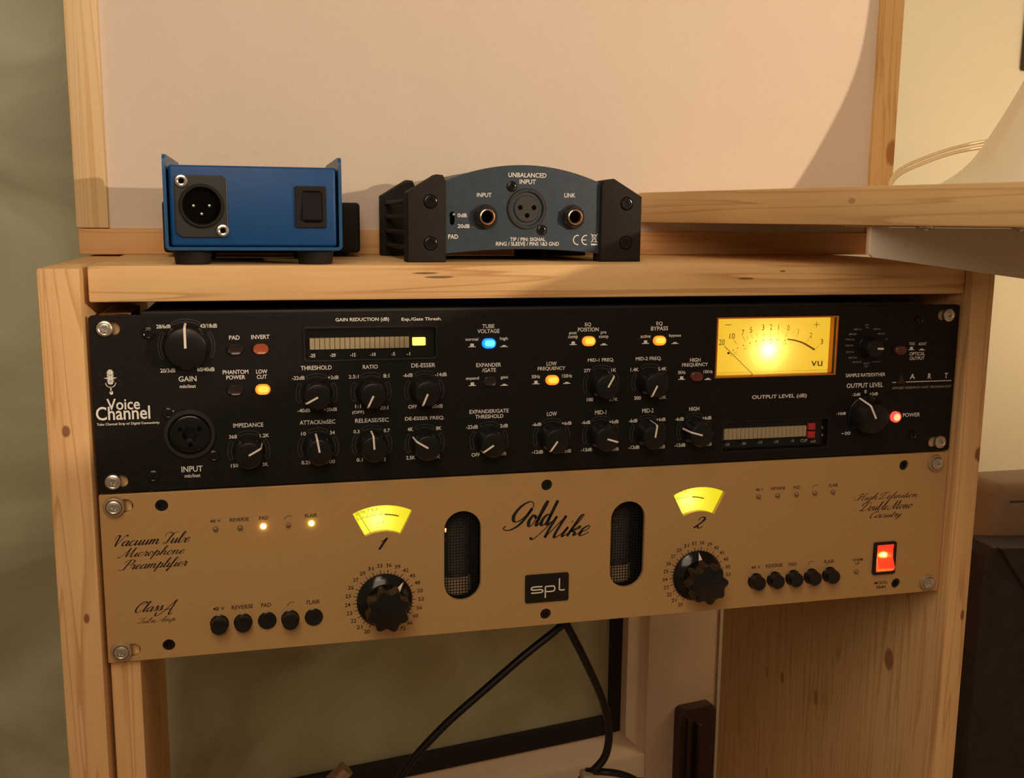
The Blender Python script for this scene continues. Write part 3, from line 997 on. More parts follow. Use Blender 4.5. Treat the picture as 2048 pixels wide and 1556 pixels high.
# copperplate letters drawn as pen strokes: (advance, [stroke, ...]); x-height 0.45, capitals 1.0
def O_(x, w_=0.34, h_=0.45): return [(x + w_ * .75, h_ * .95), (x + w_ * .35, h_), (x, h_ * .5), (x + w_ * .3, 0.0), (x + w_ * .75, 0.04), (x + w_, h_ * .55), (x + w_ * .75, h_ * .95), (x + w_ * .5, h_)]
LOOP_IN = [(-0.12, 0.0), (0.0, 0.12)]
GL = {
'a': (0.56, [[(0.38, 0.40), (0.22, 0.45), (0.04, 0.25), (0.08, 0.02), (0.22, 0.02), (0.36, 0.22), (0.42, 0.45)], [(0.42, 0.45), (0.37, 0.12), (0.42, 0.0), (0.58, 0.13)]]),
'b': (0.50, [[(-0.02, 0.12), (0.16, 0.55), (0.24, 0.93), (0.17, 1.0), (0.09, 0.8), (0.06, 0.15), (0.14, 0.0), (0.32, 0.08), (0.38, 0.35), (0.34, 0.43), (0.52, 0.36)]]),
'c': (0.42, [[(0.33, 0.34), (0.30, 0.44), (0.18, 0.45), (0.03, 0.24), (0.08, 0.02), (0.22, 0.0), (0.42, 0.14)]]),
'd': (0.56, [[(0.38, 0.38), (0.22, 0.45), (0.04, 0.25), (0.08, 0.02), (0.22, 0.02), (0.36, 0.22), (0.42, 0.5)], [(0.50, 1.02), (0.44, 0.6), (0.38, 0.12), (0.43, 0.0), (0.58, 0.13)]]),
'e': (0.42, [[(0.0, 0.14), (0.26, 0.26), (0.31, 0.40), (0.22, 0.45), (0.06, 0.30), (0.07, 0.04), (0.20, 0.0), (0.42, 0.14)]]),
'f': (0.34, [[(0.0, 0.14), (0.20, 0.6), (0.30, 0.95), (0.22, 1.0), (0.14, 0.8), (0.06, 0.1), (-0.02, -0.38), (-0.10, -0.42), (-0.06, -0.2), (0.34, 0.16)], [(0.0, 0.40), (0.26, 0.43)]]),
'g': (0.52, [[(0.38, 0.38), (0.22, 0.45), (0.04, 0.25), (0.08, 0.02), (0.22, 0.02), (0.36, 0.22), (0.42, 0.45)], [(0.42, 0.45), (0.34, -0.1), (0.24, -0.38), (0.10, -0.42), (0.10, -0.28), (0.52, 0.14)]]),
'h': (0.56, [[(0.0, 0.14), (0.18, 0.6), (0.26, 0.95), (0.19, 1.0), (0.12, 0.8), (0.04, 0.0)], [(0.06, 0.15), (0.22, 0.42), (0.33, 0.43), (0.36, 0.30), (0.34, 0.08), (0.42, 0.0), (0.57, 0.14)]]),
'i': (0.28, [[(0.0, 0.14), (0.13, 0.43)], [(0.13, 0.45), (0.08, 0.10), (0.13, 0.0), (0.29, 0.14)], [(0.18, 0.66), (0.20, 0.72)]]),
'k': (0.50, [[(0.0, 0.14), (0.18, 0.6), (0.26, 0.95), (0.19, 1.0), (0.12, 0.8), (0.04, 0.0)], [(0.08, 0.2), (0.32, 0.45), (0.36, 0.36), (0.14, 0.24), (0.28, 0.18), (0.32, 0.02), (0.50, 0.14)]]),
'l': (0.28, [[(0.0, 0.14), (0.20, 0.6), (0.27, 0.95), (0.20, 1.0), (0.12, 0.75), (0.06, 0.12), (0.12, 0.0), (0.29, 0.14)]]),
'm': (0.82, [[(0.0, 0.3), (0.08, 0.45), (0.04, 0.0)], [(0.05, 0.12), (0.20, 0.42), (0.30, 0.43), (0.31, 0.30), (0.27, 0.0)], [(0.29, 0.12), (0.44, 0.42), (0.55, 0.43), (0.58, 0.30), (0.56, 0.08), (0.64, 0.0), (0.83, 0.14)]]),
'n': (0.56, [[(0.0, 0.3), (0.08, 0.45), (0.04, 0.0)], [(0.05, 0.12), (0.20, 0.42), (0.31, 0.43), (0.34, 0.30), (0.32, 0.08), (0.40, 0.0), (0.57, 0.14)]]),
'o': (0.46, [O_(0.03, 0.33), [(0.27, 0.43), (0.36, 0.34), (0.47, 0.36)]]),
'p': (0.54, [[(0.0, 0.16), (0.12, 0.62)], [(0.12, 0.62), (0.0, -0.42)], [(0.06, 0.15), (0.20, 0.42), (0.34, 0.42), (0.38, 0.2), (0.26, 0.0), (0.14, 0.04)], [(0.28, 0.0), (0.40, 0.02), (0.55, 0.14)]]),
'r': (0.40, [[(0.0, 0.14), (0.10, 0.5), (0.14, 0.42), (0.28, 0.43)], [(0.28, 0.43), (0.22, 0.10), (0.27, 0.0), (0.41, 0.14)]]),
's': (0.36, [[(0.0, 0.14), (0.18, 0.5), (0.22, 0.36), (0.24, 0.10), (0.12, 0.0), (0.03, 0.06)], [(0.14, 0.0), (0.37, 0.14)]]),
't': (0.30, [[(0.0, 0.14), (0.16, 0.5)], [(0.20, 0.80), (0.08, 0.10), (0.13, 0.0), (0.31, 0.14)], [(0.06, 0.52), (0.28, 0.54)]]),
'u': (0.56, [[(0.0, 0.14), (0.10, 0.43)], [(0.10, 0.45), (0.06, 0.10), (0.12, 0.0), (0.26, 0.10), (0.38, 0.43)], [(0.40, 0.45), (0.36, 0.10), (0.41, 0.0), (0.57, 0.14)]]),
'y': (0.52, [[(0.0, 0.3), (0.08, 0.45), (0.08, 0.10), (0.16, 0.0), (0.28, 0.10), (0.40, 0.43)], [(0.42, 0.45), (0.34, -0.1), (0.22, -0.38), (0.08, -0.40), (0.10, -0.28), (0.52, 0.14)]]),
'V': (0.66, [[(-0.10, 0.62), (-0.08, 0.90), (0.10, 1.0), (0.18, 0.85)], [(0.18, 0.95), (0.16, 0.3), (0.20, 0.0)], [(0.20, 0.0), (0.50, 0.7), (0.62, 0.98), (0.74, 0.96), (0.72, 0.86)]]),
'T': (0.58, [[(-0.12, 0.66), (-0.10, 0.90), (0.12, 1.0), (0.40, 0.90), (0.62, 1.0), (0.76, 1.0)], [(0.46, 0.92), (0.34, 0.5), (0.28, 0.1), (0.12, -0.02), (0.0, 0.06), (0.04, 0.16)]]),
'M': (0.98, [[(-0.26, 0.06), (-0.22, -0.02), (-0.10, 0.0), (0.16, 0.5), (0.34, 1.0)], [(0.34, 1.0), (0.32, 0.4), (0.34, 0.0)], [(0.34, 0.0), (0.54, 0.5), (0.74, 1.0)], [(0.74, 1.0), (0.70, 0.3), (0.74, 0.0), (0.84, 0.0), (0.98, 0.14)]]),
'P': (0.66, [[(-0.30, -0.02), (0.0, -0.02), (0.20, 0.0)], [(0.34, 0.98), (0.22, 0.5), (0.14, 0.04), (0.0, -0.02)], [(0.02, 0.52), (-0.06, 0.78), (0.16, 0.98), (0.56, 0.98), (0.68, 0.76), (0.52, 0.52), (0.28, 0.46)]]),
'C': (0.62, [[(0.34, 0.66), (0.40, 0.84), (0.54, 0.98), (0.60, 0.84), (0.50, 1.0), (0.24, 0.92), (0.02, 0.5), (0.08, 0.06), (0.30, -0.02), (0.56, 0.20)]]),
'A': (0.80, [[(-0.30, 0.20), (-0.34, 0.0), (-0.18, -0.04), (0.20, 0.3), (0.70, 1.04)], [(0.72, 1.06), (0.64, 0.6), (0.58, 0.1), (0.64, -0.02), (0.80, 0.10)], [(0.14, 0.36), (0.62, 0.38)]]),
'G': (1.02, [[(0.98, 0.78), (0.896, 0.96), (0.644, 1.03), (0.28, 0.86), (0.056, 0.5), (0.196, 0.24), (0.504, 0.26), (0.784, 0.5), (0.924, 0.74)], [(0.952, 0.76), (0.756, 0.34), (0.504, 0.04), (0.084, -0.12), (-0.252, -0.06), (-0.196, 0.08)]]),
'H': (0.92, [[(-0.22, 0.10), (-0.16, 0.0), (0.0, 0.10), (0.20, 0.6), (0.30, 0.98), (0.10, 0.96), (-0.10, 0.74)], [(0.30, 0.98), (0.20, 0.4), (0.14, 0.0)], [(0.80, 1.0), (0.66, 0.9), (0.56, 0.3), (0.60, 0.0), (0.76, 0.06), (0.92, 0.16)], [(0.10, 0.44), (0.40, 0.54), (0.66, 0.50)]]),
'D': (0.84, [[(0.36, 0.96), (0.22, 0.4), (0.08, 0.02), (-0.10, 0.0), (-0.12, 0.10), (0.06, 0.10), (0.30, -0.02), (0.62, 0.10), (0.80, 0.5), (0.68, 0.92), (0.36, 1.02), (0.0, 0.92), (-0.16, 0.66), (0.0, 0.54)]]),
'1': (0.40, [[(0.0, 0.66), (0.16, 0.78), (0.34, 1.0)], [(0.34, 1.0), (0.22, 0.5), (0.12, 0.0)], [(0.02, 0.0), (0.22, 0.0)]]),
'2': (0.60, [[(0.10, 0.70), (0.08, 0.84), (0.22, 1.0), (0.42, 0.92), (0.46, 0.70), (0.30, 0.40), (0.02, 0.04)], [(0.02, 0.04), (0.20, 0.16), (0.36, 0.0), (0.52, 0.02), (0.56, 0.18)]]),
' ': (0.30, []),
}
def catmull(P, sub=7):
    Q = []
    n = len(P)
    for i in range(n - 1):
        p0, p1, p2, p3 = P[max(i - 1, 0)], P[i], P[i + 1], P[min(i + 2, n - 1)]
        for k in range(sub):
            t = k / sub
            Q.append(tuple(0.5 * ((2 * p1[a]) + (p2[a] - p0[a]) * t + (2 * p0[a] - 5 * p1[a] + 4 * p2[a] - p3[a]) * t * t + (3 * p1[a] - p0[a] - 3 * p2[a] + p3[a]) * t ** 3) for a in (0, 1)))
    Q.append(P[-1])
    return Q

def script_word(bm, s, cx, cz, w_, h_, y=-0.06, slant=0.52, thick=0.15, thin=0.045):
    S = []; x = 0.0
    for ch in s:
        adv, st = GL[ch]
        for k in st: S.append(catmull([(x + a, b) for a, b in k]))
        x += adv
    if s in ('1', '2'): thick = 0.25; thin = 0.08; slant = 0.4
    if s == 'A': thick = 0.10
    S = [[(a + slant * b, b) for a, b in k] for k in S]
    xs = [a for k in S for a, b in k]; zs = [b for k in S for a, b in k]
    sx = w_ / (max(xs) - min(xs)); sz = h_ / (max(zs) - min(zs))
    mx, mz = (max(xs) + min(xs)) / 2, (max(zs) + min(zs)) / 2
    u = min(sx, sz) if s == 'A' else sz
    for k in S:
        P = [(cx + (a - mx) * sx, cz + (b - mz) * sz) for a, b in k]
        W = []
        for i in range(len(P)):
            p, q = P[max(i - 1, 0)], P[min(i + 1, len(P) - 1)]
            d = math.hypot(q[0] - p[0], q[1] - p[1]) or 1
            down = max(0.0, -(q[1] - p[1]) / d)
            W.append((thin + (thick - thin) * down ** 1.6) * u)
        W2 = [(W[max(i - 1, 0)] + 2 * W[i] + W[min(i + 1, len(W) - 1)]) / 4 for i in range(len(W))]
        strip(bm, P, W2, y)

def thing(name, label, cat, loc=(0, 0, 0), group=None, rz=0.0):
    o = bpy.data.objects.new(name, None); COL.objects.link(o)
    o.location = [c * MM for c in loc]; o.rotation_euler = (0, 0, rz)
    o.empty_display_size = 0.02
    o['label'] = label; o['category'] = cat
    if group: o['group'] = group
    return o

def tag(o, label, cat, group=None):
    o['label'] = label; o['category'] = cat
    if group: o['group'] = group
    return o

def struct(o):
    o['kind'] = 'structure'
    return o

def grab(objs, root):
    """make objs children of an Empty without moving them"""
    for o in objs:
        o.parent = root
        o.matrix_parent_inverse = Matrix.Translation(-root.location)

def at_root(root, fn):
    """run fn, then hang every new parentless object on root, keeping its place"""
    before = set(bpy.data.objects)
    fn()
    grab([o for o in bpy.data.objects if o not in before and o.parent is None], root)

# ------------------------------------------------------------------ the room
FLOOR = -620.0
def quad_slab(name, pts, z0, z1, m, parent=None, bev=0.0):
    bm = bmesh.new()
    a = [bm.verts.new((x, y, z0)) for x, y in pts]; b = [bm.verts.new((x, y, z1)) for x, y in pts]
    n = len(pts)
    bm.faces.new(a[::-1]); bm.faces.new(b)
    for i in range(n): bm.faces.new((a[i], a[(i + 1) % n], b[(i + 1) % n], b[i]))
    if bev: bmesh.ops.bevel(bm, geom=list(bm.edges), offset=bev, segments=2, affect='EDGES', profile=0.5)
    return from_bm(name, bm, m, parent)

struct(box('floor', (-900, 2160, -1300, 900, FLOOR - 30, FLOOR), M['floor'], bev=0))
# back wall turns a little away from the rack (the window sits in it)
WY0, WSL = 373.0, 0.1667          # y of the window plane at x = 0 and its slope
def wy(x): return WY0 + WSL * x
WROT = math.atan(WSL)
win = bpy.data.objects.new('window_1', None); COL.objects.link(win)
win.location = (0, WY0 * MM, 0); win.rotation_euler = (0, 0, WROT); win.empty_display_size = 0.05
win['kind'] = 'structure'
K = math.sqrt(1 + WSL * WSL)
GX1 = 448 * K; GZ0 = -500.0
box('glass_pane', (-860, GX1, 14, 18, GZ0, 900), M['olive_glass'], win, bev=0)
# black seal round the pane
bm = bmesh.new()
add_box(bm, GX1 - 13, GX1 + 1, 8, 14, GZ0, 900, 0.5); add_box(bm, -860, GX1 - 13, 8, 14, GZ0 - 1, GZ0 + 20, 0.5)
from_bm('window_seal', bm, M['seal'], win)
# bevelled bead, then the flat sash
bm = bmesh.new()
for (x0, x1, z0, z1) in ((GX1, GX1 + 22, GZ0 - 22, 900),):
    add_prism(bm, [(x0, z0 + 22), (x1, z0), (x1, z1), (x0, z1)], -4, 14)
v = [bm.verts.new(p) for p in ((-860, 12, GZ0), (GX1, 12, GZ0), (GX1 + 22, -6, GZ0 - 22), (-860, -6, GZ0 - 22))]
bm.faces.new(v)
from_bm('glazing_bead', bm, M['white_paint'], win)
box('sash_stile', (GX1 + 22, GX1 + 110, -10, 24, GZ0 - 100, 900), M['white_paint'], win, bev=1.5)
box('sash_rail', (-860, GX1 + 21.9, -10, 24, GZ0 - 100, GZ0 - 22), M['white_paint'], win, bev=1.5)
# catch on the stile
cx = GX1 + 79
def catch():
    o = prism('window_catch', rrect(cx - 22, cx + 22, -575, -473, 6), -24, -9.5, M['handle'], win, bev=2)
    bm = bmesh.new(); add_box(bm, cx - 6, cx - 1, -34, -24.2, -570, -488, 1.2); add_box(bm, cx - 16, cx - 12, -30, -24.2, -567, -482, 1)
    r = from_bm('catch_lever', bm, M['handle'], o)
catch()
wb = box('wall_back', (GX1 + 110.2, 2130, -12, 60, FLOOR, 1000), M['cream_wall'], None, bev=0)
wb.location = win.location; wb.rotation_euler = win.rotation_euler; struct(wb)
wl = box('wall_below_window', (-860, GX1 + 110, -12, 60, FLOOR, GZ0 - 100.2), M['cream_wall'], None, bev=0)
wl.location = win.location; wl.rotation_euler = win.rotation_euler; struct(wl)
wl.name = 'wall_front'
struct(box('wall_right', (2100, 2160, -1300, 900, FLOOR, 1000), M['cream_wall'], bev=0))

# ------------------------------------------------------------------ wooden rack
rack = thing('equipment_rack', 'open pale pine rack frame holding the black and the champagne rack units', 'rack', (240, 150, FLOOR))
def build_rack():
    for (x0, x1, kn, sd) in ((-20.8, -1.6, [(-12, -6, -55, 1.8, 1.6, KN), (-8, -6, -150, 1.3, 2, KN)], 0.3),
                             (485, 500.4, [(485, 47, -243, 5.2, 1.5, (0.27, 0.12, 0.055)), (485, 211, -326, 2.6, 1.8, (0.42, 0.21, 0.09)), (485, 186, -319, 2.6, 1.9, (0.36, 0.17, 0.07)), (485, 134, -312, 3.2, 1.9, (0.40, 0.19, 0.08)), (499.5, -6, -90, 3, 1.6, KN), (497, -6, -192, 1.3, 2.5, KN)], 1.7)):
        m = pine('pine_side', 'Z', sd, knots=kn)
        box('side_panel', (x0, x1, -6, 298, FLOOR, 23), m, bev=1.0)
    m = pine('pine_top', 'X', 3.1, knots=[(164, 0, 19.6, 0.55, 13.0, (0.12, 0.06, 0.03)), (171, 0, 17.6, 0.45, 11.0, (0.14, 0.08, 0.04)), (344, 0, 16.0, 0.5, 9.0, (0.14, 0.07, 0.03)), (366, 0, 20, 0.5, 4.0, KN)], light_c=(0.76, 0.50, 0.23))
    box('top_board', (0.7, 484.6, 0, 298, 6.3, 24), m, bev=1.1)
    for (x0, x1, zb, sd) in ((0.5, 15, -560, 4.4), (468, 484.7, -174, 5.1)):
        box('rack_rail', (x0, x1, 3.4, 84, zb, -2), pine('pine_rail', 'Z', sd), bev=0.6)
    box('bottom_board', (-1.9, 484.7, 0, 298, -600, -580), m, bev=1.0)
at_root(rack, build_rack)

# ------------------------------------------------------------------ black two-space unit
strip_u = thing('channel_strip', 'black rack unit with many small knobs and a glowing amber level meter', 'rack unit', (240, 0, -88))
def knob(cx, cz, kind, ang, nm='control_knob'):
    a = math.radians(ang)
    if kind == 's':
        R0, R1, H = 7.4, 6.7, 12.0
    elif kind == 'r':
        R0, R1, H = 6.0, 5.2, 9.5
    elif kind == 'big2':
        R0, R1, H = 11.6, 8.7, 11.0
    else:
        R0, R1, H = 11.2, 9.9, 9.5
    n = 72
    prof = [(R0 + 0.3, 0.15), (R0 + 0.3, 1.2), (R0, 1.5), (R0 - 0.15, 2.2), (R1 + 0.15, H - 1.0), (R1 - 0.45, H - 0.15), (R1 - 0.8, H), (0.8, H - 0.25), (0, H - 0.25)]
    def mod(t, h): return 1 + (0.012 * math.cos(36 * t) if 1.6 < h < H - 0.5 else 0)
    k = lathe(nm, prof, cx, cz, 0, M['black_cap'], None, n, mod, 0.5)
    # white pointer: across the cap and down the flank
    bm = bmesh.new()
    wd = 0.95 if kind in ('s', 'r') else 1.15
    ca, sa = math.cos(a), math.sin(a); px, pz = -sa * wd / 2, ca * wd / 2
    st = 0.0 if kind != 'r' else 0.8
    stations = [(st, H + 0.0), (R1 - 0.75, H + 0.12), (R1 + 0.06, H - 0.55), (R1 + 0.35, H - 1.1), (R0 + 0.12, 2.2), (R0 + 0.34, 1.3)]
    if kind in ('s',) and math.sin(a) < 0: stations = stations[:4]
    L = [(bm.verts.new((cx + ca * r + px, -h, cz + sa * r + pz)), bm.verts.new((cx + ca * r - px, -h, cz + sa * r - pz))) for r, h in stations]
    for p, q in zip(L, L[1:]): bm.faces.new((p[0], p[1], q[1], q[0]))
    r = bmesh.ops.extrude_face_region(bm, geom=list(bm.faces))
    bmesh.ops.translate(bm, vec=(0, 0.12, 0), verts=[e for e in r['geom'] if isinstance(e, bmesh.types.BMVert)])
    from_bm('pointer_line', bm, M['pointer'], k)
    return k

def oval_button(cx, cz, kind):
    core = {'amber': 'btn_amber_core', 'blue': 'btn_blue_core'}.get(kind)
    shell = {'amber': 'btn_amber', 'blue': 'btn_blue', 'amber_dim': 'btn_dim', 'red_dim': 'btn_red_dim', 'dark': 'btn_dark'}[kind]
    H = 4.6 if (kind == 'amber' and cz > -14) else (1.6 if kind != 'red_dim' else 2.4)
    bm = bmesh.new()
    W_, Hh = 7.6, 5.4
    rings = []
    for (s, h) in ((1.0, -1.0), (1.0, H - 0.8), (0.94, H - 0.25), (0.82, H), (0.70, H - 0.15)):
        rings.append([bm.verts.new((x, -h, z)) for x, z in stadium(cx, cz, W_ - Hh * (1 - s), Hh * s, 8)])
    for a, b in zip(rings, rings[1:]):
        n = len(a)
        for i in range(n): bm.faces.new((a[i], a[(i + 1) % n], b[(i + 1) % n], b[i]))
    f = bm.faces.new(rings[-1])
    o = from_bm('push_button', bm, M[shell])
    if core:
        prism('lit_cap', stadium(cx + 0.2, cz + 0.2, (W_ - 2.3), (Hh - 2.3), 8), -(H - 0.1), -(H + 0.25), M[core], o)
    return o

def torx(name, cx, cz, y0, R, m, parent=None, cross=False, dome=0.9):
    """screw head with a star or cross recess"""
    prof = [(R, 0), (R, 0.5), (R * 0.93, dome * 0.8), (R * 0.72, dome), (R * 0.62, dome * 0.86), (R * 0.50, dome * 0.95)]
    bm = bmesh.new(); add_lathe(bm, prof, cx, cz, y0, 36)
    n = 36
    rim = [v for v in bm.verts][-36:]
    star = []; deep = []
    for i in range(n):
        a = 2 * PI * i / n
        rr = R * (0.36 + (0.10 * math.cos(6 * a) if not cross else 0.14 * max(0, math.cos(4 * a))))
        star.append(bm.verts.new((cx + rr * math.cos(a), y0 - dome * 0.95, cz + rr * math.sin(a))))
        deep.append(bm.verts.new((cx + rr * 0.85 * math.cos(a), y0 - dome * 0.2, cz + rr * 0.85 * math.sin(a))))
    for i in range(n):
        j = (i + 1) % n
        bm.faces.new((rim[i], rim[j], star[j], star[i])); bm.faces.new((star[i], star[j], deep[j], deep[i]))
    bm.faces.new(deep)
    return from_bm(name, bm, m, parent)

def build_strip():
    out = rrect(0.0, 482.6, -88.1, 0, 1.6)
    holes = []
    for i, (x, z) in enumerate(ART_SCREWS):
        holes.append(stadium(8.9 if x < 100 else 473.4, z, 10.5, 6.6))
    gx0, gx1, gz0, gz1 = 101.9, 168.8, -24.2, -8.2
    ox0, ox1, oz0, oz1 = 333.6, 400.0, -82.0, -65.4
    vx0, vx1, vz0, vz1 = 328.0, 401.8, -38.9, -6.3
    holes += [rrect(gx0, gx1, gz0, gz1, 1.2), rrect(ox0, ox1, oz0, oz1, 1.2), rrect(vx0, vx1, vz0, vz1, 0.8)]
    jx, jz = ART_JACK[0]
    holes.append(arcpts(jx, jz, 10.4, 0, 2 * PI * 35 / 36, 35))
    pl = sheet('face_plate', [out] + holes, 0, 3.0, M['black_panel'], bev=0.25)
    # chassis box behind
    bm = bmesh.new(); add_box(bm, 22, 460, 14, 235, -86.5, -1.2, 0.8)
    from_bm('chassis', bm, M['black_metal'])
    # folded lip of the lid seen above the plate
    box('lid_lip', (24, 458, 4.0, 16, -2.4, 1.4), M['black_metal'], bev=0.5)
    for k in ART_KNOBS: knob(*k)
    for b in ART_BUTTONS: oval_button(*b)
    # knob scale arcs
    bm = bmesh.new()
    for (x, z, kind, a) in ART_KNOBS:
        if kind == 'r': continue
        ro, ri = (10.4, 8.7) if kind == 's' else (13.4, 12.1)
        if kind == 'big2': continue
        segs = ((60, 120), (148, 207), (-27, 32))
        for (d0, d1) in segs:
            A0, A1 = math.radians(d0), math.radians(d1)
            strip(bm, arcpts(x, z, ro, A0, A1, 14), 0.32, -0.06); strip(bm, arcpts(x, z, ri, A0, A1, 14), 0.32, -0.06)
            for t in (A0, (A0 + A1) / 2, A1):
                r0 = ri if t != (A0 + A1) / 2 else (ri + ro) / 2
                strip(bm, [(x + r0 * math.cos(t), z + r0 * math.sin(t)), (x + ro * math.cos(t), z + ro * math.sin(t))], 0.32, -0.06)
    from_bm('scale_arcs', bm, M['arc'], None, None)
    # lettering
    dim = {'44K', '24', '88K/16', '44K/16', '88K/24', '48K/24', '176K/16', '16', '176K/24', 'EXT/16', 'EXT/24', 'ADAT/16', '192K/24', 'APPLIED RESEARCH AND TECHNOLOGY', 'CLIP', 'A/D'}
    small = [t for t in ART_TEXT if t[0] in dim or (t[0] in ('ADAT', 'L', 'R', '-25', '-20', '-15', '-10', '-5') and 330 < t[1] < 435)]
    for t in ART_TEXT:
        if t in small: continue
        word(*t)
    o = flush_words('printed_lettering', M['white_print'], None); o['label'] = 'white printed lettering'
    for t in small: word(t[0], t[1], t[2], t[3], t[4], -0.06 if t[2] > -65 else -0.05)
    flush_words('small_lettering', M['dim_print'], None)
    # in/out symbols, logo rule, infinity sign
    bm = bmesh.new()
    for (x, z, up) in ART_SYM:
        rect2(bm, x - 2.0, x + 2.0, z - 0.95, z - 0.55, -0.06)
        rect2(bm, x - 0.95, x + 0.95, z - 0.55, z + (0.95 if up else 0.05), -0.06)
    rect2(bm, 440.5, 443.2, -45.6, -45.2, -0.06); rect2(bm, 449.6, 480.5, -45.6, -45.15, -0.06)
    ix, iz = ARTLOGO[7]
    strip(bm, [(ix + 1.6 * math.cos(t) / (1 + math.sin(t) ** 2) * 1.0, iz + 2.2 * math.sin(t) * math.cos(t) / (1 + math.sin(t) ** 2)) for t in [2 * PI * i / 40 for i in range(40)]], 0.38, -0.06, True)
    rect2(bm, ix - 4.0, ix - 2.5, iz - 0.2, iz + 0.2, -0.06)
    from_bm('printed_symbols', bm, M['white_print'], None, None)
    bm = bmesh.new()
    v = [bm.verts.new(p) for p in ((444.2, -0.07, -46.3), (449.2, -0.07, -46.3), (446.4, -0.07, -40.8))]; bm.faces.new(v)
    from_bm('logo_triangle', bm, M['red_print'], None, None)
    # microphone emblem
    bm = bmesh.new(); mx, mz = 8.5, -30.6
    bm.faces.new([bm.verts.new((x, -0.07, z)) for x, z in stadium(mx, mz + 0.6, 3.0, 7.4)])
    rect2(bm, mx - 2.8, mx + 2.8, mz - 0.25, mz + 0.35, -0.075)
    strip(bm, arcpts(mx, mz - 2.2, 2.3, -PI, 0, 12), 0.35, -0.07)
    bm.faces.new([bm.verts.new((x, -0.07, z)) for x, z in stadium(mx + 0.1, mz - 7.2, 1.6, 1.9)])
    strip(bm, [(mx, mz - 4.2), (mx, mz - 7.0)], 0.5, -0.07)
    from_bm('microphone_emblem', bm, M['white_print'], None, None)
    bm = bmesh.new()
    for k in range(3):
        a = k * PI / 3 + 0.5
        strip(bm, [(mx + 6.2 * math.cos(t) * math.cos(a) - 1.3 * math.sin(t) * math.sin(a), mz + 6.2 * math.cos(t) * math.sin(a) + 1.3 * math.sin(t) * math.cos(a)) for t in [2 * PI * i / 40 for i in range(40)]], 0.16, -0.085, True)
    strip(bm, [(mx + 0.1, mz + 4), (mx + 0.1, mz - 5)], 0.12, -0.085)
    from_bm('emblem_orbits', bm, M['purple_print'], None, None)
    # recessed bar meters
    def bar_meter(x0, x1, z0, z1, sx0, sx1, sz0, sz1, n):
        bm = bmesh.new()
        add_box(bm, x0 - 0.2, x1 + 0.2, 3.2, 4.2, z0 - 0.2, z1 + 0.2)
        tray = from_bm('meter_window', bm, M['black_gloss'])
        fr = sheet('window_rim', [rrect(x0 - 1.0, x1 + 1.0, z0 - 1.0, z1 + 1.0, 1.6), rrect(x0, x1, z0, z1, 1.2)], -0.5, 0.5, M['black_plastic'], tray, bev=0.15)
        p = (sx1 - sx0) / n
        src = None
        for i in range(n):
            if src is None:
                src = box('bar_segment', (sx0 + 0.12, sx0 + p - 0.12, 1.4, 3.2, sz0, sz1), M['seg_off'], tray, bev=0.1, seg=1)
            else:
                c = src.copy(); COL.objects.link(c); c.location.x = i * p * MM; c.parent = tray
        return tray
    t = bar_meter(gx0, gx1, gz0, gz1, 104.2, 155.2, -18.9, -13.1, 20)
    box('lit_segment', (157.0, 163.7, 1.0, 3.2, -17.8, -13.7), M['led_yellow'], t, bev=0.3)
    t2 = bar_meter(ox0, ox1, oz0, oz1, 335.2, 387.2, -75.8, -69.5, 20)
    for zc in (-70.1, -75.0):
        box('clip_segment', (388.3, 392.7, 1.0, 3.2, zc - 1.9, zc + 1.9), M['seg_red'], t2, bev=0.2)
    lathe('trimmer_hole', [(2.2, 0.05), (2.5, 0.35), (2.0, 0.35), (1.8, -0.1), (0, -0.1)], 366.2, -57.1, 0, M['black_gloss'], n=20)
    # power lamp
    k = lathe('power_lamp', [(3.3, 0), (3.3, 1.6), (2.7, 2.4), (2.1, 2.2)], 443.9, -66.0, 0, M['led_red'], n=24)
    lathe('lamp_core', [(2.1, 0), (2.1, 2.2), (1.6, 3.2), (0.8, 3.7), (0, 3.8)], 443.9, -66.0, 0, M['led_red_core'], k, n=20)
    # combo input socket
    j = lathe('input_socket', [(12.6, 0), (12.6, 0.9), (12.0, 1.5), (10.6, 1.5), (10.2, 0.6), (10.2, -3), (9.4, -3)], jx, jz, 0, M['jack_black'], n=44)
    lathe('socket_insert', [(9.6, -6), (9.4, 0.3), (8.6, 0.6), (3.7, 0.4), (3.5, -6), (0, -6)], jx, jz, 0, M['black_gloss'], j, n=40)
    bm = bmesh.new()
    for k2 in range(3):
        a = -PI / 2 + k2 * 2 * PI / 3
        disc2(bm, jx + 5.4 * math.cos(a), jz + 5.4 * math.sin(a), 1.1, -0.62, 14)
    from_bm('contact_holes', bm, M['dark_hole'], j, None)
    for (x, z) in ART_JACK[1:]:
        torx('socket_screw', x, z, 0, 2.9, M['black_gloss'], cross=True)
    for (x, z) in ART_BOLTS:
        torx('panel_bolt', x, z, 0, 3.1 if x < 100 else 2.4, M['black_gloss'], dome=1.2)
    for (x, z) in ART_SCREWS:
        s = torx('rack_screw', x, z, 0, 3.95, M['steel'], dome=1.6)
        s['label'] = 'silver rack screw'
    # ---- amber level meter
    D = 7.0
    bm = bmesh.new()
    add_box(bm, vx0 - 0.8, vx0, -0.6, D, vz0, vz1); add_box(bm, vx1, vx1 + 0.8, -0.6, D, vz0, vz1)
    add_box(bm, vx0 - 0.8, vx1 + 0.8, -0.6, D, vz1, vz1 + 0.8); add_box(bm, vx0 - 0.8, vx1 + 0.8, -0.6, D, vz0 - 0.8, vz0)
    mt = from_bm('level_meter', bm, M['amber_shell'])
    mt['label'] = 'glowing amber needle meter'
    bm = bmesh.new(); rect2(bm, vx0 - 0.6, vx1 + 0.6, vz0 - 0.6, vz1 + 0.6, D)
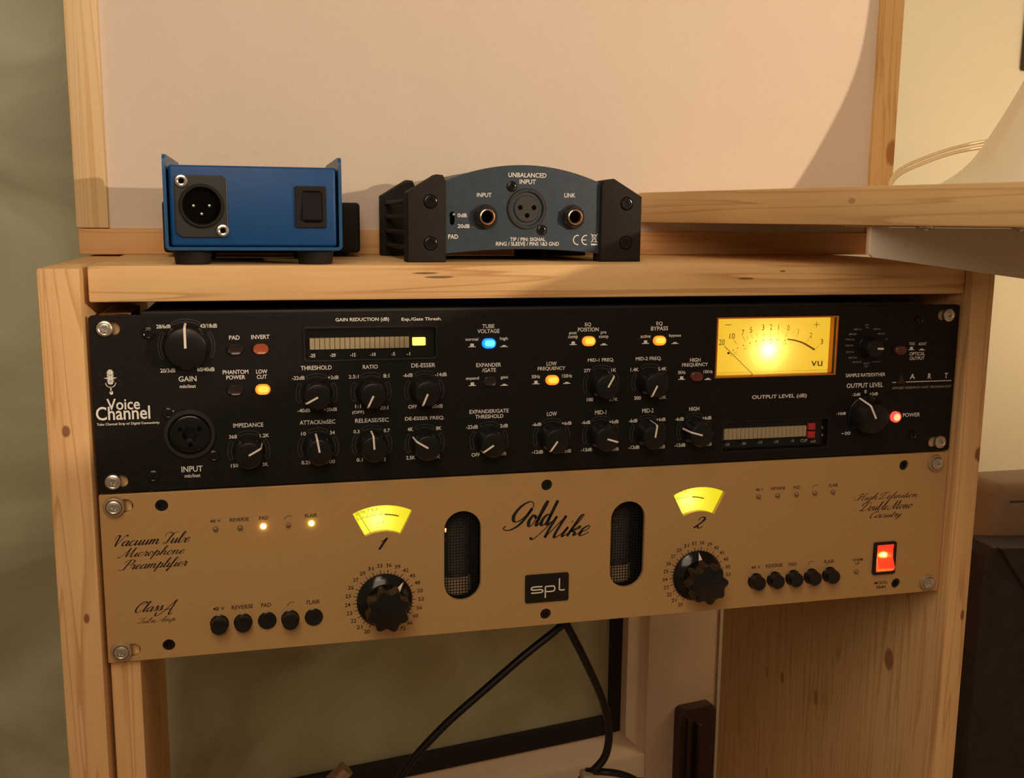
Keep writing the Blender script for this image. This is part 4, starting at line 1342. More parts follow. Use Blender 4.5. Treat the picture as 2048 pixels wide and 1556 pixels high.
    from_bm('meter_card', bm, M['vu_card'], mt, None)
    box('meter_back', (vx0 - 0.8, vx1 + 0.8, 21, 22, vz0 - 0.8, vz1 + 0.8), M['amber_shell'], mt, bev=0)
    bm = bmesh.new()
    yk = D - 0.05
    for i in range(0, len(VU_TICKS) - 1, 2):
        if i == 0: continue
        if i < 20: strip(bm, [VU_TICKS[i], VU_TICKS[i + 1]], 0.22, yk)
    for i, (x, z) in enumerate(VU_DOTS[:-1]): disc2(bm, x, z, 0.36, yk, 10)
    dx, dz = VU_DOTS[-1]
    bm.faces.new([bm.verts.new((dx + a, yk, dz + b)) for a, b in ((0, .8), (-1.0, 0), (0, -.8), (1.0, 0))])
    (ax, az), (bx_, bz) = VU_MARKS[0], VU_MARKS[1]
    rect2(bm, ax - 2, ax + 2, az - 0.17, az + 0.17, yk)
    rect2(bm, bx_ - 1.8, bx_ + 1.8, bz - 0.15, bz + 0.15, yk); rect2(bm, bx_ - 0.15, bx_ + 0.15, bz - 1.8, bz + 1.8, yk)
    rect2(bm, vx0, vx1, -37.95, -37.8, yk)
    from_bm('scale_marks', bm, M['black_print'], mt, None)
    for s, (x, z), w_, h_ in zip(('10', '7', '5', '3', '2', '1', '0'), VU_MARKS[2:9], (3.3, 1.5, 1.6, 1.5, 1.5, 0.35, 1.5), (3.2,) * 7): word(s, x, z, w_, h_, yk)
    word('20', VU_MARKS[12][0], VU_MARKS[12][1], 3.5, 3.2, yk); word('3', VU_MARKS[11][0], VU_MARKS[11][1], 1.6, 3.1, yk)
    word('vu', VU_MARKS[13][0], VU_MARKS[13][1], 7.2, 3.1, yk)
    flush_words('scale_numbers', M['black_print'], mt)
    word('1', VU_MARKS[9][0], VU_MARKS[9][1], 0.35, 3.0, yk); word('2', VU_MARKS[10][0], VU_MARKS[10][1], 1.9, 3.0, yk)
    for s, (x, z) in zip(('0', '20', '40', '60', '80', '100'), VU_SMALL): word(s, x, z, 0.9 * len(s), 1.3, yk)
    flush_words('faint_numbers', M['yellow_ink'], mt)
    bm = bmesh.new()
    strip(bm, catmull(VU_ARC, 5), [0.7 + 0.03 * i for i in range(21)], yk)
    for i in (20, 22, 24): strip(bm, [VU_TICKS[i], VU_TICKS[i + 1]], 0.2, yk)
    from_bm('overload_arc', bm, M['yellow_ink'], mt, None)
    n0, n1 = VU_TICKS[0], VU_TICKS[1]
    bm = bmesh.new(); strip(bm, [(n0[0] - 0.0, n0[1]), n1], 0.30, D - 1.0); strip(bm, [(n0[0], n0[1]), n1], 0.30, D - 0.85)
    from_bm('needle', bm, M['black_print'], mt, None)
at_root(strip_u, build_strip)
lb = light('meter_bulb', 'POINT', (363.5, 12.5, -25.0), 0.011, (1.0, 0.80, 0.36), 0.0025)

# ------------------------------------------------------------------ champagne two-space unit
pre = thing('tube_preamplifier', 'champagne aluminium rack unit with two fluted knobs, lower of the two units', 'rack unit', (240, 0, -177))
def fan(i):
    if i == 0: return (140.2, -137.4, 35.0, 20.8, 117.0, 63.2)
    return (321.0, -137.4, 35.0, 20.8, 117.0, 63.2)

def fan_outline(cx, cz, R, r, a0, a1, g=0.0):
    A0, A1 = math.radians(a0 + g), math.radians(a1 - g)
    return arcpts(cx, cz, R + g * 0.3, A0, A1, 18) + arcpts(cx, cz, r - g * 0.3, A1, A0, 12)

def build_pre():
    Z1, Z0 = -89.0, -177.0
    holes = []
    for (x, z) in SPL_SCREWS:
        holes.append(stadium(9.6 if x < 100 else 474.2, z, 12.5 if x < 100 else 10, 6.8))
    tw = []
    for (cx_, cz_) in ((183.3, -133.45), (278.1, -133.5)):
        tw.append((cx_, cz_)); holes.append(stadium(cx_, cz_, 20.2, 50.5, 14))
    fans = [fan(0), fan(1)]
    for f in fans: holes.append(fan_outline(*f))
    for (x, z) in SPL_HOLES: holes.append(arcpts(x, z, 3.1, 0, 2 * PI * 19 / 20, 19))
    pl = sheet('face_plate', [rrect(0.0, 482.6, Z0, Z1, 0.6)] + holes, 0, 3.0, M['gold'], bev=0.2)
    for (x, z) in SPL_HOLES:
        lathe('recessed_bolt', [(3.1, -1.6), (2.6, -0.9), (1.5, -0.9), (1.2, -2.2), (0, -2.2)], x, z, 0, M['black_gloss'], n=20)
    box('chassis', (24, 458, 14, 245, -174, -91), M['black_metal'], bev=0.8)
    # sockets behind windows are dark
    for (x, z) in SPL_SCREWS:
        c = lathe('cup_washer', [(5.4, 0.0), (5.4, 0.6), (4.7, 2.2), (4.0, 2.4), (3.9, 2.0)], x, z, 0, M['cup'], n=32)
        s = torx('rack_screw', x, z, -1.9, 3.7, M['steel'], c, dome=1.2)
    # indicator lamps
    for i, (x, z) in enumerate(SPL_LEDS):
        m = {2: 'led_orange', 4: 'led_lime'}.get(i, 'led_off')
        lathe('indicator_lamp', [(1.45, 0), (1.45, 0.3), (1.3, 0.9), (0.8, 1.4), (0, 1.6)], x, z, 0, M[m], n=18)
    # push buttons
    for i, (x, z) in enumerate(SPL_BTN):
        H = 1.6 if i in (2, 4) else (6.0 if i != 1 else 4.6)
        b = lathe('collar', [(4.75, 0), (4.75, 0.35), (4.4, 0.6), (4.2, 0.3)], x, z, 0, M['black_gloss'], n=32)
        lathe('push_button', [(4.25, 0), (4.25, H - 0.6), (3.9, H - 0.05), (3.3, H), (2.6, H - 0.15), (0, H - 0.2)], x, z, 0, M['black_plastic'], b, n=32)
    # lettering
    for t in SPL_TEXT: word(*t)
    nums = (20, 21, 22, 23, 24, 25, 26, 27, 29, 31, 33, 36, 39, 42, 45, 48, 50, 53, 56, 60, 66, 72)
    bm = bmesh.new()
    centres = ((140.6, -154.9), (321.2, -154.8))
    for (cx_, cz_) in centres:
        for i, nn in enumerate(nums):
            a = math.radians(90 + 150.5 - i * 301.0 / 21)
            word(str(nn), cx_ + 19.7 * math.cos(a), cz_ + 19.5 * math.sin(a), 3.0, 2.15)
            strip(bm, [(cx_ + 14.5 * math.cos(a), cz_ + 14.5 * math.sin(a)), (cx_ + 17.0 * math.cos(a), cz_ + 17.0 * math.sin(a))], 0.38, -0.06)
            if i < 21:
                for q in (1, ):
                    a2 = a - math.radians(301.0 / 21 * q / 2)
                    strip(bm, [(cx_ + 14.5 * math.cos(a2), cz_ + 14.5 * math.sin(a2)), (cx_ + 15.9 * math.cos(a2), cz_ + 15.9 * math.sin(a2))], 0.3, -0.06)
    for (x, z) in SPL_HP:
        strip(bm, [(x - 1.8, z - 0.9), (x - 0.9, z + 0.3), (x - 0.2, z + 0.75), (x + 2.2, z + 0.75)], 0.30, -0.06)
    flush_words('printed_lettering', M['black_print'], None)
    from_bm('scale_ticks', bm, M['black_print'], None, None)
    bm = bmesh.new()
    for t in SPL_SCRIPT: script_word(bm, *t)
    o = from_bm('script_lettering', bm, M['black_print'], None, None); o['label'] = 'black copperplate lettering'
    # badge
    bx0, bx1, bz0, bz1 = 218.4, 243.6, -163.2, -146.8
    bd = sheet('name_badge', [rrect(bx0, bx1, bz0, bz1, 1.2)], -0.9, 0.9, M['black_gloss'], bev=0.2)
    bm = bmesh.new(); yb = -0.96
    strip(bm, catmull([(228.3, -153.9), (223.4, -153.9), (222.0, -154.4), (222.0, -155.2), (223.2, -155.65), (227.2, -155.65), (228.4, -156.1), (228.4, -156.9), (227.0, -157.35), (221.8, -157.35)], 4), 0.72, yb)
    strip(bm, [(230.0, -160.7), (230.0, -154.1)], 0.72, yb)
    strip(bm, catmull([(230.0, -154.1), (234.2, -154.1), (235.3, -154.7), (235.3, -156.4), (234.2, -157.1), (230.2, -157.1)], 4), 0.72, yb)
    strip(bm, catmull([(238.1, -149.9), (238.1, -155.0), (238.1, -156.2), (239.0, -156.8), (241.3, -156.8)], 4), 0.72, yb)
    from_bm('badge_logo', bm, M['pointer'], bd, None)
    # fan-shaped meters
    for i, f in enumerate(fans):
        bm = bmesh.new()
        bm.faces.new([bm.verts.new((x, 4.0, z)) for x, z in fan_outline(f[0], f[1], f[2] + 2.5, f[3] - 2.5, 122, 58)])
        mt = from_bm('fan_meter', bm, M['fan_card'], None, None); mt['label'] = 'lit yellow fan-shaped level meter'
        ox_ = -0.9 if i == 0 else -5.2
        c0x, c0z = f[0] + ox_, -140.2
        bm = bmesh.new(); yk = 3.94
        R = 31.6 if i == 0 else 31.2
        strip(bm, arcpts(c0x, c0z, R, math.radians(112), math.radians(87), 14), 0.22, yk)
        for a in (112, 107, 102.5, 99.5, 97, 95, 93, 91, 89, 87.2):
            A = math.radians(a); strip(bm, [(c0x + R * math.cos(A), c0z + R * math.sin(A)), (c0x + (R + 2.0) * math.cos(A), c0z + (R + 2.0) * math.sin(A))], 0.2, yk)
        from_bm('meter_scale', bm, M['black_print'], mt, None)
        for s, a, w_ in (('20', 110, 2.2), ('10', 105, 2.0), ('7', 100.5, 1), ('5', 97, 1), ('3', 93.5, 1.1)):
            A = math.radians(a); word(s, c0x + (R + 3.3) * math.cos(A), c0z + (R + 3.3) * math.sin(A), w_, 1.5, yk)
        word('VU', c0x - 0.2, c0z + R - 4.2, 3.8, 1.5, yk)
        flush_words('meter_numbers', M['yellow_ink'] if i else M['black_print'], mt)
        bm = bmesh.new()
        strip(bm, arcpts(c0x, c0z, R + 0.2, math.radians(86), math.radians(72), 8), 0.7, yk)
        for a in (84, 81, 78, 75, 72):
            A = math.radians(a); strip(bm, [(c0x + R * math.cos(A), c0z + R * math.sin(A)), (c0x + (R + 1.8) * math.cos(A), c0z + (R + 1.8) * math.sin(A))], 0.2, yk)
        from_bm('red_zone', bm, M['yellow_ink'], mt, None)
        bm = bmesh.new()
        if i == 0: strip(bm, [(128.0, -107.6), (134.0, -118.2)], 0.28, 3.2)
        else: strip(bm, [(307.0, -111.0), (312.6, -119.0)], 0.2, 3.2)
        from_bm('needle', bm, M['black_print'], mt, None)
    # valve windows
    for wi, (cx_, cz_) in enumerate(tw):
        w_, h_ = 20.2, 50.5
        bm = bmesh.new()
        inner = stadium(cx_, cz_, w_, h_, 14)
        a = [bm.verts.new((x, 1.0, z)) for x, z in inner]; b = [bm.verts.new((x, 34, z)) for x, z in stadium(cx_, cz_, w_ + 6, h_ + 4, 14)]
        for i in range(len(a)): bm.faces.new((a[i], a[(i + 1) % len(a)], b[(i + 1) % len(b)], b[i]))
        bm.faces.new(b)
        wv = from_bm('valve_window', bm, M['dark_hole'])
        # square wire mesh, joined: too fine to lift out wire by wire
        bm = bmesh.new()
        r = w_ / 2; x = cx_ - r + 0.8
        step = 1.65
        while x < cx_ + r:
            dz = h_ / 2 - r + math.sqrt(max(0, r * r - (x - cx_) ** 2))
            add_box(bm, x - 0.2, x + 0.2, 3.9, 4.15, cz_ - dz, cz_ + dz); x += step
        z = cz_ - h_ / 2 + 0.8
        while z < cz_ + h_ / 2:
            dd = abs(z - cz_) - (h_ / 2 - r)
            dx = r if dd <= 0 else math.sqrt(max(0.0, r * r - dd * dd))
            add_box(bm, cx_ - dx, cx_ + dx, 4.15, 4.4, z - 0.2, z + 0.2); z += step
        g = from_bm('wire_mesh', bm, M['wire'], wv); g['kind'] = 'stuff'
        # the valve itself: turned about the vertical axis
        def vlathe(name, prof, x, y, m, par, n=24):
            bm = bmesh.new(); rings = []
            for (rr, zz) in prof:
                rings.append([bm.verts.new((x + rr * math.cos(2 * PI * k / n), y + rr * math.sin(2 * PI * k / n), zz)) for k in range(n)] if rr > 0 else [bm.verts.new((x, y, zz))])
            for p, q in zip(rings, rings[1:]):
                for k in range(n):
                    j2 = (k + 1) % n
                    if len(p) == 1: bm.faces.new((p[0], q[k], q[j2]))
                    elif len(q) == 1: bm.faces.new((p[k], p[j2], q[0]))
                    else: bm.faces.new((p[k], p[j2], q[j2], q[k]))
            return from_bm(name, bm, m, par)
        X, Y = cx_ - 1.5, 17.5
        zb = cz_ - 21
        vb = vlathe('valve_socket', [(0, zb - 4), (9.3, zb - 4), (9.5, zb - 1), (9.3, zb + 5), (8.6, zb + 5.4), (0, zb + 5.4)], X, Y, M['valve_base'], wv)
        vlathe('valve_plates', [(0, zb + 9), (5.6, zb + 9), (5.6, zb + 30), (5.0, zb + 30.5), (0, zb + 30.5)], X, Y, M['valve_metal'], wv, 8)
        vlathe('valve_envelope', [(8.4, zb + 5.4), (8.9, zb + 9), (8.9, zb + 33), (7.6, zb + 38), (4.2, zb + 40.5), (1.2, zb + 41.8), (0.7, zb + 43.5), (0, zb + 44)], X, Y, M['glass_tube'], wv)
        vlathe('filament', [(0, zb + 31.2), (0.35, zb + 31.2), (0.35, zb + 33.2), (0, zb + 33.2)], X - 5.0, Y - 4, M['filament'], wv, 8)
    # fluted gain knobs with skirts
    for i, (cx_, cz_) in enumerate(centres):
        k = lathe('skirt_dial', [(14.9, 0.1), (14.9, 1.0), (14.4, 1.6), (10.6, 4.2), (10.0, 4.4), (0, 4.4)], cx_, cz_, 0, M['black_gloss'], n=64)
        k.name = 'gain_knob'
        tip = (150.4, -143.9) if i == 0 else (321.1, -140.1)
        ang = math.atan2(tip[1] - cz_, tip[0] - cx_)
        if i == 0: ang -= 0.06
        bm = bmesh.new(); ca, sa = math.cos(ang), math.sin(ang)
        def pt(r_, t_, h): return bm.verts.new((cx_ + ca * r_ - sa * t_, -h, cz_ + sa * r_ + ca * t_))
        a, b, c = pt(14.3, 0, 1.78), pt(9.0, 1.45, 5.4), pt(9.0, -1.45, 5.4)
        bm.faces.new((a, b, c))
        from_bm('pointer_arrow', bm, M['pointer'], k, None)
        H = 18.5
        ph = 0.3 if i == 0 else 0.1
        def lob(t, h): return 1 + 0.105 * math.cos(8 * (t - ph)) if h > 5 else 1
        lathe('fluted_grip', [(8.6, 4.4), (8.8, 5.2), (10.5, 7.0), (10.6, H - 1.2), (10.0, H - 0.2), (9.3, H), (0, H - 0.5)], cx_, cz_, 0, M['black_gloss'], k, 96, lob)
    # rocker switch
    rs = sheet('power_switch', [rrect(435.3, 450.7, -163.2, -142.8, 1.4), rrect(437.6, 449.2, -161.6, -144.6, 0.4)], -1.6, 1.6, M['black_plastic'], bev=0.4)
    rs['label'] = 'lit red rocker switch in a black bezel'
    bm = bmesh.new()
    prof = [(-161.4, -0.4), (-160.6, -2.4), (-158.4, -3.6), (-153.1, -0.9), (-148.5, -0.2), (-144.9, -1.2), (-144.7, 0.5)]
    L = [(bm.verts.new((437.9, y, z)), bm.verts.new((448.9, y, z))) for z, y in prof]
    for p, q in zip(L, L[1:]): bm.faces.new((p[0], p[1], q[1], q[0]))
    a = [p[0] for p in L]; b = [p[1] for p in L]
    bm.faces.new(a[::-1]); bm.faces.new(b)
    from_bm('red_rocker', bm, M['rocker'], rs)
M['rocker'] = translucent_face('lit_red_rocker', (1.0, 0.5, 0.18), (1.0, 0.045, 0.03), 0.55)
at_root(pre, build_pre)
light('switch_bulb', 'POINT', (442.6, 0.1, -151.0), 0.012, (1.0, 0.60, 0.2), 0.0004)
light('fan_meter_bulb', 'POINT', (137.6, 9.0, -111.0), 0.0026, (1.0, 0.92, 0.35), 0.002)
light('fan_meter_bulb', 'POINT', (315.6, 9.0, -111.0), 0.0026, (1.0, 0.92, 0.35), 0.002)

# ------------------------------------------------------------------ blue steel box
TOP = 24.0
blue = thing('blue_audio_box', 'bright blue folded steel box with a black connector and rocker switch, on the rack top', 'audio box', (79, 45, TOP))
def build_blue():
    # folded tray: bottom with two tall wings
    x0, x1, t, r = 36.8, 121.7, 1.6, 2.4
    z0, z1 = 31.2, 77.0
    outer = arcpts(x0 + r, z0 + r, r, PI, 1.5 * PI, 5) + arcpts(x1 - r, z0 + r, r, 1.5 * PI, 2 * PI, 5)
    inner = arcpts(x1 - r, z0 + r, r - t, 2 * PI, 1.5 * PI, 5) + arcpts(x0 + r, z0 + r, r - t, 1.5 * PI, PI, 5)
    bm = bmesh.new()
    add_prism(bm, outer + [(x1, 68), (x1 - t, 68)] + inner + [(x0 + t, 68), (x0, 68)], 0, 96, 0)
    # wing tops with rounded front corners
    for xa in (x0, x1 - t):
        pr = [(0, 68)] + [(4 + 4 * math.cos(a), 73 + 4 * math.sin(a)) for a in [PI - PI / 2 * i / 5 for i in range(6)]] + [(88, 77)] + [(92 + 4 * math.cos(a), 73 + 4 * math.sin(a)) for a in [PI / 2 - PI / 2 * i / 5 for i in range(1, 6)]] + [(96, 68)]
        a = [bm.verts.new((xa, y, z)) for y, z in pr]; b = [bm.verts.new((xa + t, y, z)) for y, z in pr]
        n = len(pr); bm.faces.new(a); bm.faces.new(b[::-1])
        for i in range(n): bm.faces.new((a[i], b[i], b[(i + 1) % n], a[(i + 1) % n]))
    tr = from_bm('folded_tray', bm, M['blue_edge'])
    box('box_body', (39.3, 119.2, 1.2, 94.5, 33.0, 72.0), M['blue_paint'], bev=1.6, seg=3)
    # connector plate
    cp = sheet('connector_plate', [rrect(41.9, 66.6, 37.4, 67.3, 4.0), arcpts(54.4, 52.6, 9.2, 0, 2 * PI * 35 / 36, 35)], 0.1, 1.2, M['jack_black'], bev=0.35)
    lathe('connector_ring', [(10.6, 0), (10.6, 1.0), (10.0, 1.7), (9.2, 1.7), (8.9, 1.2), (8.8, -0.8)], 54.4, 52.6, 0.1, M['black_rubber'], cp, 40)
    lathe('connector_well', [(9.0, 0.5), (8.2, 0.3), (7.8, -0.9), (0, -0.95)], 54.4, 52.6, 0.1, M['dark_hole'], cp, 36)
    for (x, z) in BLUE[13:16]:
        lathe('contact_pin', [(0.85, -0.9), (0.85, 0.5), (0.5, 0.95), (0, 1.05)], x, z, 0, M['silver'], cp, 14)
    for (x, z) in (BLUE[11], BLUE[12]):
        s = lathe('tubular_rivet', [(3.1, 0), (3.1, 0.6), (2.8, 1.1), (2.0, 1.3), (1.35, 1.05), (1.3, 0.9)], x, z, 0.0, M['silver'], None, 28)
        lathe('rivet_hole', [(1.35, 1.0), (1.2, 0.3), (0, 0.25)], x, z, 0.0, M['dark_hole'], s, 20)
    sw = sheet('rocker_switch', [rrect(98.8, 114.0, 42.4, 62.8, 0.9), rrect(102.2, 111.8, 45.1, 60.3, 1.5)], -0.2, 1.6, M['black_rubber'], bev=0.4)
    bm = bmesh.new()
    prof = [(45.4, 0.4), (45.6, -1.2), (46.6, -2.0), (52.8, -0.9), (59.6, -0.2), (60.1, 0.6)]
    L = []
    for z, y in prof:
        s = 0.35 if z in (45.4, 45.6, 60.1) else 0
        L.append((bm.verts.new((102.45 + s, y, z)), bm.verts.new((111.55 - s, y, z))))
    for p, q in zip(L, L[1:]): bm.faces.new((p[0], p[1], q[1], q[0]))
    bm.faces.new([p[0] for p in L][::-1]); bm.faces.new([p[1] for p in L])
    from_bm('rocker', bm, M['rocker_black'], sw)
    for (x, y) in ((48.6, 13.0), (108.8, 13.0), (48.6, 82.0), (108.8, 82.0)):
        bm = bmesh.new(); n = 32
        rings = [[bm.verts.new((x + r_ * math.cos(2 * PI * k / n), y + r_ * math.sin(2 * PI * k / n), z)) for k in range(n)] for r_, z in ((8.2, TOP + 0.02), (8.5, TOP + 0.8), (9.4, 31.15))]
        bm.faces.new(rings[0]); bm.faces.new(rings[-1])
        for a, b in zip(rings, rings[1:]):
            for k in range(n): bm.faces.new((a[k], a[(k + 1) % n], b[(k + 1) % n], b[k]))
        from_bm('rubber_foot', bm, M['black_rubber'])
at_root(blue, build_blue)

# black box mostly hidden behind it
bb = thing('black_audio_box', 'plain black metal box mostly hidden behind the blue box', 'audio box', (84, 122, TOP))
def build_bb():
    bm = bmesh.new(); add_box(bm, 27.2, 141, 107, 138, 26.4, 56.4, 2.2, 3)
    from_bm('casing', bm, M['black_rubber'])
    for x in (36, 130):
        box('rubber_foot', (x - 4, x + 4, 112, 134, TOP + 0.02, 26.6), M['black_rubber'], bev=0.4)
at_root(bb, build_bb)

# ------------------------------------------------------------------ direct box with rubber bumpers
di = thing('direct_box', 'dark blue arched metal box with black corner bumpers and two jack sockets', 'audio box', (158.5, 28, TOP), rz=math.radians(1.6))
def build_di():
    X0, Y0, Z0 = 158.5, 28.0, TOP
    def loc(objs=None): pass
    before = set(bpy.data.objects)
    def arc_top(x, dz=0): return 76.9 - (x - 224.5) ** 2 * 0.00455 + dz
    def arc_bot(x): return 31.0 - (x - 224.5) ** 2 * 0.00128
    xs = [172 + (277 - 172) * i / 28 for i in range(29)]
    holes = []
    plate = sheet('face_plate', [[(x, arc_bot(x)) for x in xs] + [(x, arc_top(x)) for x in xs[::-1]], stadium(183.6, 47.6, 2.6, 7.0)], 31.0, 2.0, M['blue_grey'], bev=0.3)
    prism('body_shell', [(x, arc_bot(x) + 0.5) for x in xs] + [(x, arc_top(x, -0.6)) for x in xs[::-1]], 34.0, 128.0, M['blue_grey'])
    # bumpers: four corner blocks with a chamfered shoulder
    def bumper(xa, xb, ya, yb, side):
        if side < 0: pts = [(xa, 24.1), (xb, 24.1), (xb, 67.5), (xb - 1.5, 70.6), (xb - 5.0, 70.9), (xa, 61.0)]
        else: pts = [(xa, 24.1), (xb, 24.1), (xb, 60.6), (xa + 7.5, 70.4), (xa + 1.5, 69.4), (xa, 67.0)]
        return prism('corner_bumper', pts, ya, yb, M['black_rubber'], bev=1.4)
    for (ya, yb) in ((27.6, 40), (122, 134)):
        a = bumper(158.5, 179.6, ya, yb, -1); b = bumper(268.6, 293.2, ya, yb, 1)
        if ya < 30:
            for o, sx, zs in ((a, 171.0, (56.4, 34.2)), (b, 283.6, (56.6, 34.8))):
                for zz in zs:
                    bm = bmesh.new(); add_lathe(bm, [(3.9, 0.02), (3.6, 0.05), (3.45, 0.05)], sx, zz, ya, 28)
                    from_bm('screw_recess', bm, M['dark_hole'], o)
                    torx('cross_head_screw', sx, zz, ya - 0.02, 3.3, M['black_gloss'], o, cross=True, dome=0.7)
    for x in (160.2, 287.0):
        for zz in (30, 38.5, 47, 55.5):
            box('side_bar', (x, x + 3, 39, 123, zz, zz + 2.4), M['black_rubber'], bev=0.5)
    # jacks
    for (cx_, cz_) in ((202.0, 48.6), (252.4, 48.9)):
        nut = lathe('jack_socket', [(6.9, 0), (6.9, 0.7), (6.4, 1.1), (6.1, 1.1), (6.1, 3.4), (5.3, 4.2), (4.9, 4.2)], cx_, cz_, 31, M['jack_black'], None, 6 * 6, lambda t, h: 1 if h < 1.2 else 1 / math.cos(((t + PI / 6) % (PI / 3)) - PI / 6) * 0.93)
        lathe('jack_barrel', [(4.9, 4.0), (4.6, 5.2), (4.3, 5.4)], cx_, cz_, 31, M['jack_black'], nut, 32)
        lathe('jack_ring', [(4.3, 5.2), (4.2, 5.9), (3.7, 6.1), (3.3, 5.6), (3.15, 4.0)], cx_, cz_, 31, M['copper_ring'], nut, 32)
        lathe('jack_bore', [(3.2, 4.2), (3.0, 0.4), (0, 0.4)], cx_, cz_, 31, M['dark_hole'], nut, 28)
    # three-hole connector
    cx_, cz_ = 225.8, 53.2
    x = lathe('round_connector', [(11.2, 0), (11.2, 0.8), (10.8, 1.2), (9.4, 1.2), (9.1, 0.2), (9.1, -1.6), (7.4, -1.6)], cx_, cz_, 31, M['jack_black'], None, 44)
    lathe('connector_insert', [(7.5, -1.6), (7.5, 0.6), (7.0, 1.0), (0, 1.0)], cx_, cz_, 31, M['insert_grey'], x, 36)
    bm = bmesh.new()
    for (a, b) in ((-4.0, 0.7), (3.9, 0.7), (0.0, -3.6)): disc2(bm, cx_ + a, cz_ + b, 1.35, 31 - 1.15, 16)
    from_bm('contact_holes', bm, M['dark_hole'], x, None)
    for (a, b) in ((217.2, 65.2), (234.7, 41.6)): torx('connector_screw', a, b, 31, 2.9, M['black_gloss'], None, cross=True)
    # slide switch
    bm = bmesh.new(); add_lathe(bm, [(0.5, 0), (0.8, 1.6), (0.5, 2.2), (0, 2.3)], 184.1, 49.7, 31, 14)
    from_bm('pad_switch', bm, M['silver'])
    box('switch_well', (182.2, 185.0, 33.05, 33.6, 43.9, 51.3), M['dark_hole'], bev=0)
    # lettering and marks
    for t in DI_TEXT: word(*t, 30.93)
    flush_words('printed_lettering', M['white_print'], None)
    bm = bmesh.new(); y = 30.93
    strip(bm, arcpts(256.0, 36.2, 2.6, math.radians(80), math.radians(280), 14), 0.55, y)
    strip(bm, arcpts(261.0, 36.2, 2.6, math.radians(80), math.radians(280), 14), 0.55, y); rect2(bm, 258.6, 261.0, 35.95, 36.45, y)
    bx, bz = 265.8, 37.2
    strip(bm, [(bx - 2.0, bz + 2.6), (bx + 2.0, bz - 2.4)], 0.25, y); strip(bm, [(bx + 2.0, bz + 2.6), (bx - 2.0, bz - 2.4)], 0.25, y - 0.01)
    strip(bm, [(bx - 1.3, bz + 1.6), (bx - 0.9, bz - 1.9), (bx + 0.9, bz - 1.9), (bx + 1.3, bz + 1.6)], 0.28, y - 0.02); rect2(bm, bx - 1.6, bx + 1.6, bz + 1.6, bz + 1.95, y - 0.03)
    disc2(bm, bx + 1.0, bz - 2.0, 0.4, y - 0.03, 10)
    rect2(bm, bx - 1.9, bx + 1.9, bz - 3.9, bz - 3.1, y)
    from_bm('printed_symbols', bm, M['white_print'], None, None)
    # small rear feet / knobs seen under the arch
    bm = bmesh.new(); n = 28
    rings = [[bm.verts.new((248 + r_ * math.cos(2 * PI * k / n), 100 + r_ * math.sin(2 * PI * k / n), z)) for k in range(n)] for r_, z in ((8.6, TOP + 0.02), (9.6, TOP + 0.8), (9.6, 31.5))]
    bm.faces.new(rings[0]); bm.faces.new(rings[-1])
    for a, b in zip(rings, rings[1:]):
        for k in range(n): bm.faces.new((a[k], a[(k + 1) % n], b[(k + 1) % n], b[k]))
    from_bm('rubber_foot', bm, M['black_rubber'])
    for o in set(bpy.data.objects) - before:
        if o.parent is None:
            o.parent = di
            o.matrix_parent_inverse = Matrix.Translation((-X0 * MM, -Y0 * MM, -Z0 * MM))
build_di()

# ------------------------------------------------------------------ framed fabric panel standing on the rack top
fp = thing('fabric_panel', 'cream cloth stretched in a pale pine frame, standing behind the small boxes', 'panel', (251, 155, TOP))
def build_fp():
    F0, F1 = 143.0, 171.0
    box('frame_rail', (-24.4, 527.2, F0, F1, 24.05, 39.6), pine('pine_frame_rail', 'X', 7.7, light_c=(0.74, 0.44, 0.20), dark_c=(0.62, 0.33, 0.13)), bev=0.9)
    box('frame_stile', (-25.3, -6.6, F0 - 0.4, F1, 39.9, 560), pine('pine_frame_stile', 'Z', 9.3, light_c=(0.82, 0.62, 0.35), dark_c=(0.70, 0.47, 0.23)), bev=1.2)
    box('frame_stile', (508.6, 527.2, F0 - 0.4, F1, 39.9, 560), pine('pine_frame_stile_right', 'Z', 11.9, knots=[(526, 143, 96.5, 6.5, 1.5, (0.42, 0.17, 0.06))], light_c=(0.76, 0.50, 0.22), dark_c=(0.56, 0.32, 0.12)), bev=1.2)
    # cloth: slightly wavy sheet tucked into the frame
    bm = bmesh.new(); nx, nz = 60, 60
    G = []
    for j in range(nz + 1):
        row = []
        for i in range(nx + 1):
            u, v_ = i / nx, j / nz
            x = -7.2 + (508.9 + 7.2) * u; z = 39.7 + 500 * v_
            e = min(u, 1 - u) * nx / 1.5; e = min(1, e)
            wv = noise.noise(Vector((x * 0.012, z * 0.006, 3))) * 1.2 + noise.noise(Vector((x * 0.05, z * 0.02, 9))) * 0.25
            y = F0 + 3.0 + (wv * e) + (1.0 - min(1, v_ * 20)) * 1.6 * noise.noise(Vector((x * 0.03, 0, 0)))
            row.append(bm.verts.new((x, y, z)))
        G.append(row)
    for j in range(nz):
        for i in range(nx): bm.faces.new((G[j][i], G[j][i + 1], G[j + 1][i + 1], G[j + 1][i]))
    from_bm('cloth', bm, M['fabric'], None, 3.0, False)
    box('back_board', (-6.5, 508.5, F0 + 8, F0 + 11, 39.7, 555), M['case_grey'], bev=0)
at_root(fp, build_fp)

